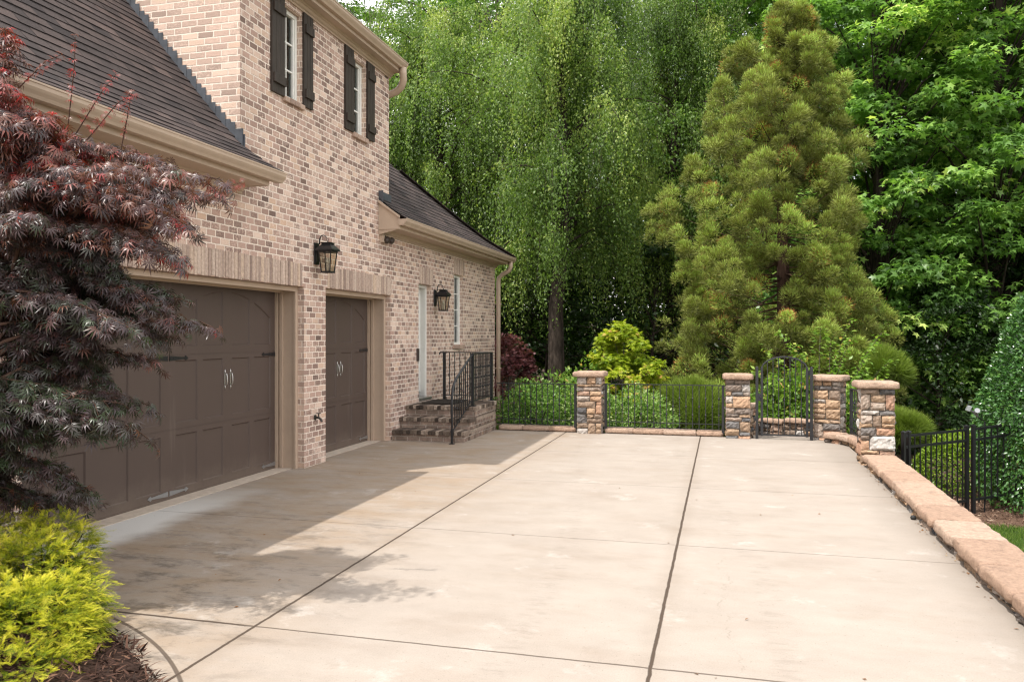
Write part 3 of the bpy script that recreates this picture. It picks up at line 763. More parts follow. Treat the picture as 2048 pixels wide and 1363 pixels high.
JX = (-2.64, -.355); JY = (-1.0, 1.55, 4.11, 6.57, 9.06, 11.4)
def concrete_mat():
    g = G('driveway_concrete'); pos = g.geo(); x, y, z = g.sep(pos)
    base = g.mix(g.noise(pos, 1.1, 5., .6), (.270, .230, .194), (.355, .312, .272))
    st = g.noise(g.vmath('MULTIPLY', pos, (.8, 1.7, 1.)), 1.3, 6., .66)
    base = g.mix(g.smooth(st, .45, .78, 0., .42), base, (.225, .175, .135))
    fine = g.noise(pos, 110., 3., .8); k = g.add(g.add(.58, g.mul(fine, .54)), g.mul(g.noise(g.vmath('MULTIPLY', pos, (.8, 1.3, 1.)), 3.6, 6., .7), .30))
    base = g.mix(1., base, g.comb(k, k, k), 'MULTIPLY')
    # tyre dirt and leached brown staining in front of the garage doors
    zone = g.smooth(g.add(x, g.mul(g.sub(g.noise(pos, .55, 4., .6), .5), 1.6)), -1.7, -3.6)
    s1 = g.noise(g.vmath('MULTIPLY', pos, (.8, 1.7, 1.)), 1.9, 7., .72)
    brown = g.mul(zone, g.smooth(s1, .30, .70, .10, .72))
    base = g.mix(brown, base, (.25, .172, .102))
    s2 = g.noise(g.vmath('MULTIPLY', pos, (1., 2., 1.)), 2.2, 7., .75, .25)
    near = g.smooth(y, 8.5, 3.8)
    blk = g.mul(g.mul(g.smooth(s2, .46, .68), g.add(.14, g.mul(near, .62))), g.smooth(x, -1.9, -3.2))
    base = g.mix(blk, base, (.065, .053, .042))
    # paler apron strip by the door
    ap = g.smooth(g.add(x, g.mul(g.sub(g.noise(pos, 1.6, 4.), .5), .5)), -4.62, -5.0)
    ap = g.mul(ap, g.smooth(y, 8.2, 6.3))
    base = g.mix(g.mul(ap, .9), base, (.56, .545, .52))
    # scattered old stains, leached pale patches and tyre arcs on the open slabs
    s4 = g.smooth(g.noise(pos, 2.3, 7., .75, .4), .60, .74); base = g.mix(g.mul(s4, .42), base, (.20, .155, .118))
    s5 = g.smooth(g.noise(g.vmath('ADD', pos, (7., 3., 0.)), 1.7, 6., .7), .58, .70); base = g.mix(g.mul(s5, .40), base, (.47, .435, .40))
    ty = g.math('ABSOLUTE', g.sub(g.math('ABSOLUTE', g.sub(x, g.add(-.9, g.mul(g.math('SINE', g.mul(y, .35)), .5)))), .72))
    tyr = g.mul(g.smooth(ty, .12, .05), g.smooth(g.noise(g.vmath('MULTIPLY', pos, (1., 3., 1.)), 5., 5., .7), .48, .68)); base = g.mix(g.mul(tyr, .30), base, (.17, .14, .115))
    # damp run by the right wall, faint swirls
    wet = g.smooth(g.add(x, g.mul(g.sub(g.noise(pos, 1.1, 4.), .5), .7)), 1.25, 1.6)
    base = g.mix(g.mul(wet, .45), base, (.225, .195, .165))
    spk = g.math('GREATER_THAN', g.noise(pos, 60., 2., .6), .70)
    base = g.mix(g.mul(spk, .7), base, (.14, .11, .085))
    # joints
    wb = g.mul(g.sub(g.noise(pos, 7., 4., .7), .5), .022)
    jm = None; dk = None
    for jx in JX:
        d = g.math('ABSOLUTE', g.add(g.sub(x, jx), g.mul(wb, .7))); w = g.smooth(d, .013, .006)
        jm = w if jm is None else g.math('MAXIMUM', jm, w)
        e = g.smooth(d, .14, .01); dk = e if dk is None else g.math('MAXIMUM', dk, e)
    for jy in JY:
        d = g.math('ABSOLUTE', g.add(g.sub(y, jy), g.mul(wb, .6)))
        if jy == 4.11: w = g.math('MAXIMUM', g.mul(g.smooth(d, .010, .004), .8), g.mul(g.smooth(d, .014, .007), g.smooth(x, -2.55, -2.75)))
        else: w = g.mul(g.smooth(d, .007, .003), .62)
        jm = g.math('MAXIMUM', jm, w)
    rr = g.math('SQRT', g.add(g.math('POWER', g.add(x, 4.64), 2.), g.math('POWER', g.sub(y, 1.31), 2.)))
    d = g.math('ABSOLUTE', g.sub(rr, 2.915)); arc = g.mul(g.smooth(d, .014, .006), .85); jm = g.math('MAXIMUM', jm, arc)
    base = g.mix(g.mul(dk, .16), base, (.17, .125, .085))
    # a wandering hairline crack in the front slab
    cr = g.math('ABSOLUTE', g.add(g.sub(x, .05), g.add(g.mul(g.sub(g.noise(g.comb(y, 1.3, 2.), 2.2, 5., .7), .5), .42), g.mul(g.sub(y, 5.), .03))))
    crm = g.mul(g.smooth(cr, .007, .002), g.mul(g.smooth(y, 6.5, 6.1), g.smooth(y, 4.1, 4.3)))
    crm = g.mul(crm, g.smooth(g.noise(pos, 6., 2.), .38, .55))
    base = g.mix(g.mul(crm, .28), base, (.13, .10, .075))
    c = g.mix(jm, base, (.066, .047, .034))
    h = g.add(g.mul(g.sub(1., jm), 1.), g.add(g.mul(fine, .10), g.mul(g.noise(g.vmath('MULTIPLY', pos, (.3, 6., 1.)), 22., 2.), .08)))
    return g.done(g.bsdf(c, .82, 0., .25, g.bump(h, .6, .012)))
M_conc = concrete_mat()
mb = MB()
dx = [-5.30, -3.9, -2.64, -1.5, -.355, .8, 1.86]; 
pts_y = [-8., -4., 0., 2., 4., 6., 8., 10., 12., 13.70]
for a, b in zip(dx, dx[1:]):
    for c, d in zip(pts_y, pts_y[1:]):
        mb.face([(a, c, 0), (b, c, 0), (b, d, 0), (a, d, 0)])
mb.face([(-5.30, 13.70, 0), (1.86, 13.70, 0), (1.86, 13.70, -.2), (-5.30, 13.70, -.2)])
kind(mb.build('driveway', M_conc), 'structure')
# stone threshold landing and path behind the gate
mb = MB(); mb.box(.50, 1.46, 13.705, 14.15, -.12, -.004); mb.box(.2, 1.4, 14.16, 14.9, -.4, -.15); mb.box(-.1, 1.3, 14.91, 16.2, -.7, -.34)
kind(mb.build('path', M_conc), 'structure')

# mulch bed bottom-left
def mulch_mat():
    g = G('bark_mulch'); v = g.attr('v'); pos = g.geo()
    c = g.ramp(v, [(0., (.018, .009, .006)), (.5, (.050, .024, .016)), (.85, (.095, .048, .032)), (1., (.16, .09, .055))])
    return g.done(g.bsdf(c, .85, 0., .25))
M_mulch = mulch_mat()
mb = MB(); cx, cy, rr = -4.64, 1.31, 2.78; n = 72; mb.cur = .2
rings = [(rr, .004), (rr-.06, .045), (rr-.3, .10), (rr-1., .14), (0.01, .16)]
vs = [(cx+r*math.cos(2*math.pi*k/n), cy+r*math.sin(2*math.pi*k/n), z) for r, z in rings for k in range(n)]
fs = [(i*n+k, i*n+(k+1) % n, (i+1)*n+(k+1) % n, (i+1)*n+k) for i in range(len(rings)-1) for k in range(n)]
mb.mesh(vs, fs); kind(mb.build('mulch_bed', M_mulch, None, True), 'structure')
rg = np.random.default_rng(11); N = 9000
ang = rg.uniform(-.5, 2.2, N); rad = rr-rg.random(N)**1.3*1.0+.03
P = np.stack([cx+rad*np.cos(ang), cy+rad*np.sin(ang), np.interp(rr-rad, [-.03, .06, .3, 1.], [.008, .05, .105, .14])+rg.uniform(-.005, .03, N)], 1)
D = rg.normal(size=(N, 3))*(1, 1, .35); Nn = rg.normal(size=(N, 3))*.5+(0, 0, 1)
L = rg.uniform(.025, .095, N)
o = leaf_mesh('bark_chips', T_TWIG, P, D, Nn, np.stack([rg.uniform(.006, .014, N), L, L], 1), rg.random(N), M_mulch); kind(o, 'stuff')
o['label'] = 'dark brown shredded bark mulch heaped in the curved bed beside the drive'

N = 5000; px_ = rg.uniform(2.2, 6., N); py_ = rg.uniform(12.1, 14.2, N); P = np.stack([px_, py_, ground_z(px_, py_)+rg.uniform(-.004, .02, N)], 1)
L = rg.uniform(.03, .09, N); Nn = rg.normal(size=(N, 3))*.5+(0, 0, 1)
M_chip = leaf_mat('pale_chips', [(0., (.06, .034, .024)), (.5, (.15, .088, .06)), (.85, (.25, .16, .11)), (1., (.45, .36, .27))], .85, .2, .05)
o = leaf_mesh('bark_chips', T_TWIG, P, rg.normal(size=(N, 3))*(1, 1, .35), Nn, np.stack([rg.uniform(.008, .018, N), L, L], 1), rg.random(N), M_chip); kind(o, 'stuff')
o['label'] = 'reddish bark mulch under the black fence and the clipped holly'

# ================================================================== STOOP
stoop = thing('brick_steps', 'dirty brick stoop of three steps up to the white entry door', 'steps', (-4.5, 12.8, 0))
SX0, SX1 = W+.004, -3.93
fr_y = (11.90, 12.21, 12.49); rise = .173
for i, y0 in enumerate(fr_y):
    z1 = rise*(i+1); yb = 13.74
    m = MB(); m.box(SX0+.0005*i, SX1-.003*i, y0+.02, yb-.002*i, (z1-rise if i else -.15)+(.0 if not i else -.001), z1-.066)
    st = m.build('step' if i < 2 else 'landing', M_brick_dirty, stoop)
    c = MB(); rg2 = random.Random(40+i); n = round((SX1-SX0)/.062); w = (SX1+.02-SX0)/n
    dpt = (fr_y[i+1]-y0+.03) if i < 2 else .20
    for k in range(n):
        c.cur = rg2.random(); c.box(SX0+k*w+.004, SX0+(k+1)*w-.004, y0-.015+rg2.uniform(-.004, .004), y0+dpt, z1-.064, z1+rg2.uniform(-.003, .002), bev=.006)
    if i == 2:
        m2 = round((yb-y0-dpt)/.074); w2 = (yb+.01-(y0+dpt))/m2
        for k in range(m2):
            c.cur = rg2.random(); c.box(SX1-.20, SX1+.018+rg2.uniform(-.004, .004), y0+dpt+k*w2+.004, y0+dpt+(k+1)*w2-.004, z1-.064, z1+rg2.uniform(-.003, .002), bev=.006)
        for kx in range(5):
            for ky in range(13):
                c.cur = rg2.random()*.5; x0 = SX0+kx*(SX1-.205-SX0)/5; ww = (SX1-.205-SX0)/5; yy = y0+dpt+ky*(yb-y0-dpt)/13; hh = (yb-y0-dpt)/13
                c.box(x0+.004, x0+ww-.004, yy+.004, yy+hh-.004, z1-.06, z1-.003+rg2.uniform(-.002, .001), bev=.004)
    c.build('coping', M_coping, st)
    g_ = MB(); g_.cur = .9; g_.box(SX0+.001, SX1-.004, y0+.012, yb-.01, z1-.0655, z1-.010); g_.build('mortar_bed', M_coping, st)
m = MB(); m.box(-4.98, -4.42, 12.78, 13.62, .521, .536, bev=.005)
tag(m.build('doormat', M_mat, None, False, (-4.7, 13.2, .52)), 'dark doormat lying on the brick landing by the entry door', 'doormat')

# ================================================================== IRONWORK
def knuckle(mb, x, y, z, r=.017):
    mb.lathe((x, y, z), [(.007, -.022), (r*.75, -.012), (r, -.004), (r, .004), (r*.75, .012), (.007, .022)], 6)
def picket(x, y, z0, z1, collars, parent, r=.0065):
    m = MB(); m.box(x-r, x+r, y-r, y+r, z0, z1)
    for z in collars: knuckle(m, x, y, z)
    return m.build('baluster', M_black, parent)
rail = thing('step_railing', 'black wrought-iron railing with curved handrail on the brick steps', 'railing', (-4.0, 12.6, .52))
LZ, RT = .522, 1.385
PX, PY0, PY1 = -4.00, 12.58, 13.69
m = MB(); m.box(PX-.022, PX+.022, PY0-.022, PY0+.022, LZ, RT-.012); m.box(PX-.05, PX+.05, PY0-.05, PY0+.05, LZ, LZ+.012); m.build('post', M_black, rail)
m = MB(); m.box(PX-.022, PX+.022, PY1-.022, PY1+.022, LZ, RT-.012); m.box(PX-.05, PX+.05, PY1-.05, PY1+.05, LZ, LZ+.012); m.build('post', M_black, rail)
m = MB(); m.box(-4.915, -4.871, PY1-.022, PY1+.022, LZ, RT-.012); m.box(-4.94, -4.85, PY1-.05, PY1+.05, LZ, LZ+.012); m.build('post', M_black, rail)
m = MB(); m.box(PX-.024, PX+.024, PY0-.03, PY1+.03, RT-.0115, RT+.006, bev=.004); m.build('rail', M_black, rail)
m = MB(); m.box(-4.96, PX-.0245, PY1-.024, PY1+.024, RT-.0117, RT+.0058, bev=.004); m.tube([(-4.96, PY1, RT-.004), (-4.985, PY1, RT-.02), (-4.99, PY1, RT-.05)], [.014, .012, .008], 8); m.build('rail', M_black, rail)
m = MB(); m.box(PX-.012, PX+.012, PY0+.023, PY1-.023, LZ+.075, LZ+.09); m.build('rail', M_black, rail)
m = MB(); m.box(-4.870, PX-.023, PY1-.012, PY1+.012, LZ+.075, LZ+.09); m.build('rail', M_black, rail)
n = 13
for i in range(1, n+1):
    y = PY0+(PY1-PY0)*i/(n+1); picket(PX, y, LZ+.0905, RT-.012, (LZ+.63, LZ+.30) if i % 2 else (LZ+.46,), rail)
for i in range(1, 9):
    x = -4.893+(PX+4.893)*i/9; picket(x, PY1, LZ+.0905, RT-.012, (LZ+.63, LZ+.30) if i % 2 else (LZ+.46,), rail)
hr = [(PX, PY0+.02, RT+.0), (PX-.02, PY0-.25, RT-.135), (PX-.045, 11.93, 1.035), (PX-.055, 11.83, .965), (PX-.06, 11.755, .87), (PX-.064, 11.722, .74), (PX-.066, 11.715, .58), (PX-.068, 11.725, .42), (PX-.07, 11.74, .28), (PX-.072, 11.745, .20)]
m = MB(); m.tube(hr, [.017, .020, .021, .021, .022, .022, .021, .019, .016, .014], 10); m.build('handrail', M_black, rail, True)
m = MB(); m.box(PX-.088, PX-.056, 11.73, 11.762, 0.0, .235); m.box(PX-.094, PX-.050, 11.724, 11.768, .185, .215, bev=.004); m.box(PX-.11, PX-.034, 11.708, 11.784, 0, .010); m.build('post', M_black, rail)
b0, b1 = Vector((PX-.01, PY0-.02, LZ+.10)), Vector((PX-.07, 11.765, .19))
m = MB(); m.tube([b0, b1], .011, 4); m.build('rail', M_black, rail)
for i in range(1, 9):
    t = i/9; p = b0.lerp(b1, t); y = p.y
    ht = RT-(PY0-y)*.54-.03 if y > 11.86 else .90
    c = [p.z+(ht-p.z)*.62, p.z+(ht-p.z)*.34] if i % 2 else [p.z+(ht-p.z)*.48]
    picket(p.x, y, p.z, ht, c, rail)

def fence_panel(name, label, x0, x1, y, n, zt, zb1, zb2, posts, group=None, y1=None, zbot=None):
    y1 = y if y1 is None else y1
    f = thing(name, label, 'fence', ((x0+x1)/2, (y+y1)/2, zb2), group)
    A, B = Vector((x0, y, 0)), Vector((x1, y1, 0)); d = (B-A); L = d.length; rot = math.atan2(d.y, d.x)
    def bar(za, zb, hw):
        m = MB(); c = (A+B)/2; m.obox((c.x, c.y, (za+zb)/2), (L/2, hw, (zb-za)/2), Matrix.Rotation(rot, 3, 'Z')); return m.build('rail', M_black, f)
    bar(zt-.014, zt, .019); bar(zb1-.006, zb1+.006, .010); bar(zb2-.006, zb2+.006, .010)
    for t in posts:
        p = A+d*t; m = MB(); m.obox((p.x, p.y, (zt-.0142+.05)/2), (.021, .021, (zt-.0142-.05)/2), Matrix.Rotation(rot, 3, 'Z')); m.build('post', M_black, f)
    for i in range(n):
        p = A+d*((i+1)/(n+1)); h = zt-.014-zb2
        picket(p.x, p.y, zb2-.006, zt-.0142, (zb2+h*.70, zb2+h*.32) if i % 2 else (zb2+h*.51,), f)
    return f
fence_panel('iron_fence', 'black iron fence panel between the brick steps and the first stone pillar', -3.90, -2.46, 13.72, 13, .845, .205, .115, (.985,), 'wrought iron fence panels')
fence_panel('iron_fence', 'widest black iron fence panel between the two pillars left of the gate', -1.99, .05, 13.72, 18, .86, .205, .115, (.02, .98), 'wrought iron fence panels')
fence_panel('iron_fence', 'short black iron fence panel half hidden behind the frontmost stone pillar', 1.95, 2.07, 13.42, 15, .86, .25, .17, (.005, .99), 'wrought iron fence panels', y1=11.72)

gate = thing('garden_gate', 'arched black iron garden gate between two stone pillars', 'gate', (.95, 13.62, 0))
GY = 13.62
def post(x, z0, z1, h=.022, nm='gate_post'):
    m = MB(); m.box(x-h, x+h, GY-h, GY+h, z0, z1); m.lathe((x, GY, z1), [(h*1.1, 0), (h*.9, .008), (.002, .016)], 4, Matrix.Rotation(R(45), 3, 'Z')); return m.build(nm, M_black, gate)
post(.545, 0, 1.17); post(1.385, 0, 1.17); post(.622, .05, 1.165, .019, 'stile'); post(1.318, .05, 1.165, .019, 'stile')
xa, xb = .622, 1.318; xm = (xa+xb)/2
arc_z = lambda x: 1.165+.175*(1-((x-xm)/((xb-xa)/2))**2)**.62 if abs(x-xm) < (xb-xa)/2 else 1.165
m = MB(); m.tube([(xa+(xb-xa)*i/24, GY, arc_z(xa+(xb-xa)*i/24)) for i in range(25)], .013, 6); m.build('arch', M_black, gate)
m = MB(); m.box(xa+.0195, xb-.0195, GY-.013, GY+.013, .06, .085); m.build('rail', M_black, gate)
for i in range(7):
    x = xa+(xb-xa)*(i+1)/8; zt = arc_z(x)-.008
    picket(x, GY, .0852, zt, (.38, .92 + (.04 if 1 < i < 5 else 0)) if i % 2 == 0 else (.64,), gate)
for z in (.22, 1.05):
    m = MB(); m.box(1.337, 1.363, GY-.012, GY+.012, z, z+.07); m.lathe((1.35, GY-.016, z-.005), [(.010, 0), (.010, .08)], 8); m.build('hinge', M_black, gate)
m = MB(); m.box(.567, .602, GY-.028, GY+.01, .62, .74, bev=.004); m.lathe((.60, GY-.03, .68), [(.014, 0), (.018, .015), (.010, .03)], 8, Matrix.Rotation(R(90), 3, 'X')); m.build('latch', M_black, gate)

# black aluminium fence on the lower lawn
def ladder_fence(label, pts, end_posts):
    z0 = float(ground_z(pts[0][0], pts[0][1]))
    f = thing('metal_fence', label, 'fence', (pts[0][0], pts[0][1], z0), 'black metal garden fences')
    (xa, ya, ta), (xb, yb, tb) = pts
    A, B = Vector((xa, ya, ta)), Vector((xb, yb, tb)); d = B-A; L = math.hypot(d.x, d.y); rot = math.atan2(d.y, d.x)
    Mz = Matrix.Rotation(rot, 3, 'Z') @ Matrix.Rotation(-math.atan2(d.z, L), 3, 'Y')
    for dz in (0, -.155, -1.03):
        m = MB(); c = (A+B)/2; m.obox((c.x, c.y, c.z+dz), (d.length/2, .014, .017), Mz); m.build('rail', M_alu, f)
    for t in end_posts:
        p = A+d*t; m = MB(); gz = float(ground_z(p.x, p.y)); m.obox((p.x, p.y, (p.z+.05+gz-.1)/2), (.022, .022, (p.z+.05-gz+.1)/2), Matrix.Rotation(rot, 3, 'Z'))
        m.lathe((p.x, p.y, p.z+.05), [(.040, 0), (.036, .012), (.002, .026)], 4, Matrix.Rotation(rot+R(45), 3, 'Z')); m.build('post', M_alu, f)
    n = int(L/.112)
    for i in range(1, n):
        p = A+d*(i/n); m = MB(); m.obox((p.x, p.y, p.z-.545), (.0075, .0075, .545), Matrix.Rotation(rot, 3, 'Z')); m.build('picket', M_alu, f)
    return f
ladder_fence('black metal picket fence standing between the frontmost pillar and the double posts', [(2.42, 12.02, .300), (3.46, 12.93, .315)], (.0, .075, .985))
ladder_fence('black metal picket fence running behind the clipped holly from the double posts', [(3.545, 13.0, .315), (5.6, 14.2, .50)], (.005, .98))
# ================================================================== STONEWORK
STONE = [(0., (.11, .11, .118)), (.12, (.17, .162, .158)), (.26, (.22, .175, .145)), (.40, (.33, .235, .165)), (.52, (.42, .29, .19)), (.64, (.46, .31, .20)),
         (.74, (.43, .255, .175)), (.84, (.38, .31, .255)), (.93, (.47, .44, .41)), (1., (.56, .53, .50))]
M_stone = stone_mat('ledge_stone', STONE, 30., .8, .38)
M_cap = stone_mat('sandstone_cap', [(0., (.36, .235, .168)), (.5, (.43, .298, .218)), (1., (.48, .36, .28))], 55., 1., .34, .92, dirt=.38)
M_mort = plain('stone_mortar', (.10, .085, .07), .95, 0, .1, 20., .3)
def stone_course_layout(rg, w, h, hmin=.05, hmax=.125):
    """rectangles (x0,x1,z0,z1) in rough ashlar, some stones two courses tall"""
    rows = []; z = 0.
    while z < h-.02:
        hh = rg.uniform(hmin, hmax)
        if h-(z+hh) < hmin: hh = h-z
        rows.append((z, z+hh)); z += hh
    out = []; blocked = []
    for ri, (a, b) in enumerate(rows):
        x = 0.
        segs = [k for k in blocked if k[2] == ri]
        while x < w-.01:
            hit = next((k for k in segs if abs(k[0]-x) < 1e-6), None)
            if hit: x = hit[1]; continue
            nxt = min([k[0] for k in segs if k[0] > x] + [w])
            l = rg.uniform(.09, .27)
            if nxt-(x+l) < .085: l = nxt-x
            top = b
            if ri+1 < len(rows) and rg.random() < .20 and l > .10 and rows[ri+1][1]-a < .24:
                top = rows[ri+1][1]; blocked.append((x, x+l, ri+1))
            out.append((x, x+l, a, top)); x += l
    return out
def add_stone(mb, rg, O, U, V, Nn, x0, x1, z0, z1, proud, gap=.005, rough=.010):
    """one split-face stone on face origin O with axes U,V and normal Nn"""
    x0 += gap; x1 -= gap; z0 += gap; z1 -= gap
    nu = max(3, int((x1-x0)/.035)+1); nv = max(3, int((z1-z0)/.035)+1)
    j = [[(rg.gauss(0, .004), rg.gauss(0, .004)) for _ in range(nv+1)] for _ in range(nu+1)]
    tilt = (rg.uniform(-.012, .012), rg.uniform(-.012, .012))
    idx = {}; vs = []; fs = []
    for i in range(nu+1):
        for k in range(nv+1):
            u, v = i/nu, k/nv
            e = min(u, 1-u)*(x1-x0); e2 = min(v, 1-v)*(z1-z0); ed = min(e, e2)
            dep = proud + rg.gauss(0, rough*.55) + tilt[0]*(u-.5)*2 + tilt[1]*(v-.5)*2 - (.020 if ed < 1e-6 else .004 if ed < .02 else 0.)
            pu, pv = x0+(x1-x0)*u+j[i][k][0]*(.6), z0+(z1-z0)*v+j[i][k][1]*.6
            idx[i, k] = len(vs); vs.append(O+U*pu+V*pv+Nn*dep)
    for i in range(nu):
        for k in range(nv): fs.append((idx[i, k], idx[i+1, k], idx[i+1, k+1], idx[i, k+1]))
    rim = [(i, 0) for i in range(nu)] + [(nu, k) for k in range(nv)] + [(i, nv) for i in range(nu, 0, -1)] + [(0, k) for k in range(nv, 0, -1)]
    b = len(vs)
    for (i, k) in rim:
        p = vs[idx[i, k]]; pu = (p-O).dot(U); pv = (p-O).dot(V); vs.append(O+U*pu+V*pv-Nn*.02)
    n = len(rim)
    for q in range(n): fs.append((idx[rim[q]], b+q, b+(q+1) % n, idx[rim[(q+1) % n]]))
    mb.mesh(vs, fs)
def slab_cap(mb, rg, c, hx, hy, z0, z1, rot=0., rough=.010, skew=None, dome=.012):
    """rock-faced cap stone: wavy outline, rounded edges"""
    M3 = Matrix.Rotation(rot, 3, 'Z'); N = 44; out = []
    per = []
    for k in range(N):
        t = k/N*8
        if t < 2: p = (-1+t, -1)
        elif t < 4: p = (1, -1+(t-2))
        elif t < 6: p = (1-(t-4), 1)
        else: p = (-1, 1-(t-6))
        per.append(p)
    nz = [rg.gauss(0, rough) for _ in range(N)]; nz = [(nz[k-1]+2*nz[k]+nz[(k+1) % N])/3 for k in range(N)]
    H = z1-z0
    lv = [(-.016, 0.), (-.002, .05), (.004, .25), (.003, .55), (.0, .80), (-.008, .95), (-.022, 1.0), (-.09, 1.01)]
    vs = []; fs = []
    for off, t in lv:
        for k, (a, b) in enumerate(per):
            cr = .012 if (abs(a) > .9 and abs(b) > .9) else 0.
            w = off+nz[k]*(1 if t < .9 else .4)+rg.gauss(0, rough*.35)-cr
            x, y = a*(hx+w), b*(hy+w)
            if skew: x += skew*(y)
            p = M3 @ Vector((x, y, 0)); vs.append((c[0]+p.x, c[1]+p.y, z0+H*t+rg.gauss(0, rough*.22)))
    for i in range(len(lv)-1):
        for k in range(N): fs.append((i*N+k, i*N+(k+1) % N, (i+1)*N+(k+1) % N, (i+1)*N+k))
    m = len(vs); vs.append((c[0], c[1], z1+dome*.6)); L = (len(lv)-1)*N
    for k in range(N): fs.append((L+k, L+(k+1) % N, m))
    fs.append(tuple(range(N))[::-1])
    mb.mesh(vs, fs)
def pillar(label, cx, cy, w, zt, zb, seed, rot=0., capw=.042, caph=.088):
    rg = random.Random(seed); o = thing('stone_pillar', label, 'pillar', (cx, cy, 0), 'stone pillars along the garden edge')
    M3 = Matrix.Rotation(rot, 3, 'Z'); h = w/2; mb = MB()
    C = Vector((cx, cy, zb)); H = zt-zb
    core = MB(); core.obox((cx, cy, (zt+zb)/2), (h-.03, h-.03, H/2), M3)
    for q in range(4):
        Rq = M3 @ Matrix.Rotation(q*math.pi/2, 3, 'Z')
        U, Nn = Rq @ Vector((1, 0, 0)), Rq @ Vector((0, -1, 0))
        inset = 0. if q % 2 == 0 else .052
        O = C + Nn*(h-.028) - U*(h-inset)
        for (x0, x1, z0, z1) in stone_course_layout(rg, w-2*inset, H):
            mb.cur = min(1, max(0, rg.choice([rg.gauss(.52, .13), rg.gauss(.62, .12), rg.gauss(.42, .1), rg.random(), rg.gauss(.86, .05), rg.gauss(.22, .07)])))
            add_stone(mb, rg, O, U, Vector((0, 0, 1)), Nn, x0, x1, z0, z1, .026+rg.uniform(-.006, .012))
    sh = mb.build('shaft', M_stone, o); core.build('mortar_core', M_mort, o)
    cp = MB(); cp.cur = rg.uniform(.4, .8); slab_cap(cp, rg, (cx, cy), h+capw, h+capw, zt, zt+caph, rot, .009, None, .02); cp.build('cap', M_cap, o, True)
    return o
pillar('stone pillar at the far left between two iron fence panels, nearest the brick steps', -2.222, 13.79, .43, .975, -.08, 21)
pillar('stone pillar directly left of the arched garden gate', .245, 13.75, .39, .965, -.08, 22)
pillar('stone pillar directly right of the arched garden gate, turned at an angle', 1.69, 13.85, .42, .955, -.08, 23, R(-22), .05)
pillar('frontmost stone pillar at the far end of the long capped wall', 1.955, 11.40, .415, 1.00, -.08, 24, R(-1))

def wall_run(name, label, pts, zt, zb, cap_len, width, seed, caph=.085, group=None, inner=1):
    """low rubble wall along a polyline; rough cap stones are parts"""
    rg = random.Random(seed); c0 = pts[len(pts)//2]
    o = thing(name, label, 'wall', (c0[0], c0[1], 0), group); base = MB(); core = MB()
    ztf = zt if callable(zt) else (lambda t: zt)
    Ls = [math.hypot(b[0]-a[0], b[1]-a[1]) for a, b in zip(pts, pts[1:])]; tot = sum(Ls); run = 0.
    for (a, b), L in zip(zip(pts, pts[1:]), Ls):
        A, B = Vector((a[0], a[1], zb)), Vector((b[0], b[1], zb)); U = (B-A)/L; Nl = Vector((-U.y, U.x, 0))
        rot = math.atan2(U.y, U.x)
        n = max(1, round(L/cap_len)); cl = [1+rg.uniform(-.15, .15) for _ in range(n)]; sm = sum(cl); x = 0.
        zt_mid = ztf((run+L/2)/tot)
        for k in range(n):
            l = L*cl[k]/sum(cl); m = MB(); m.cur = rg.uniform(.18, .85)
            z = ztf((run+x+l/2)/tot); cc = A+U*(x+l/2)
            slab_cap(m, rg, (cc.x, cc.y), l/2-.006, width/2, z-caph, z+rg.uniform(-.004, .004), rot+rg.uniform(-.006, .006), .008, rg.uniform(-.10, .10), .002); m.build('capstone', M_cap, o, True)
            for sgn in (1, -1):
                H = z-caph-zb-.002
                if H > .02:
                    O = A+U*x+Nl*sgn*(width/2-.060)
                    UU = U; 
                    for (x0, x1, z0, z1) in stone_course_layout(rg, l, H, .035, .10):
                        base.cur = rg.random(); 
                        if sgn > 0: add_stone(base, rg, O+U*l, -U, Vector((0, 0, 1)), Nl, x0, x1, z0, z1, .028+rg.uniform(-.012, .014), .006, .016)
                        else: add_stone(base, rg, O, U, Vector((0, 0, 1)), -Nl, x0, x1, z0, z1, .028+rg.uniform(-.012, .014), .006, .016)
            core.obox((cc.x, cc.y, (zb+z-caph)/2), (l/2+.001*(k % 2), width/2-.058, (z-caph-zb)/2), Matrix.Rotation(rot, 3, 'Z'))
            x += l
        run += L
    base.build('rubble_base', M_stone, o); core.build('mortar_core', M_mort, o)
    return o
wall_run('stone_wall', 'long low rubble wall topped with pinkish sandstone caps along the right of the drive', [(1.83, 1.2), (1.855, 4.0), (1.905, 8.0), (1.96, 11.16)], .155, -.95, .62, .40, 31, .085)
wall_run('stone_curb', 'low sandstone-capped curb under the fence next to the brick steps', [(-3.88, 13.80), (-2.47, 13.80)], .085, -.6, .5, .24, 32, .075, 'sandstone curbs')
wall_run('stone_curb', 'low sandstone-capped curb under the widest fence panel', [(-1.97, 13.80), (.02, 13.80)], .085, -.6, .5, .24, 33, .075, 'sandstone curbs')
wall_run('stone_curb', 'curved sandstone-capped curb between the angled pillar and the frontmost pillar', [(1.62, 13.52), (1.84, 13.36), (1.98, 13.02), (2.02, 12.4), (2.02, 11.70)], .15, -.7, .34, .30, 34, .085, 'sandstone curbs')
wall_run('stone_wall', 'short stone stair wall seen through the gate, sloping down to the left', [(1.66, 14.12), (1.05, 14.45), (.68, 14.75), (.25, 15.2)], lambda t: .27 if t < .45 else .27-.55*(t-.45), -1.1, .4, .26, 35, .07)
wall_run('stone_wall', 'short stone stair wall dropping away behind the pillar left of the gate', [(.38, 14.06), (.50, 14.5), (.50, 15.1)], lambda t: .68-.75*t, -1.1, .4, .22, 36, .07)
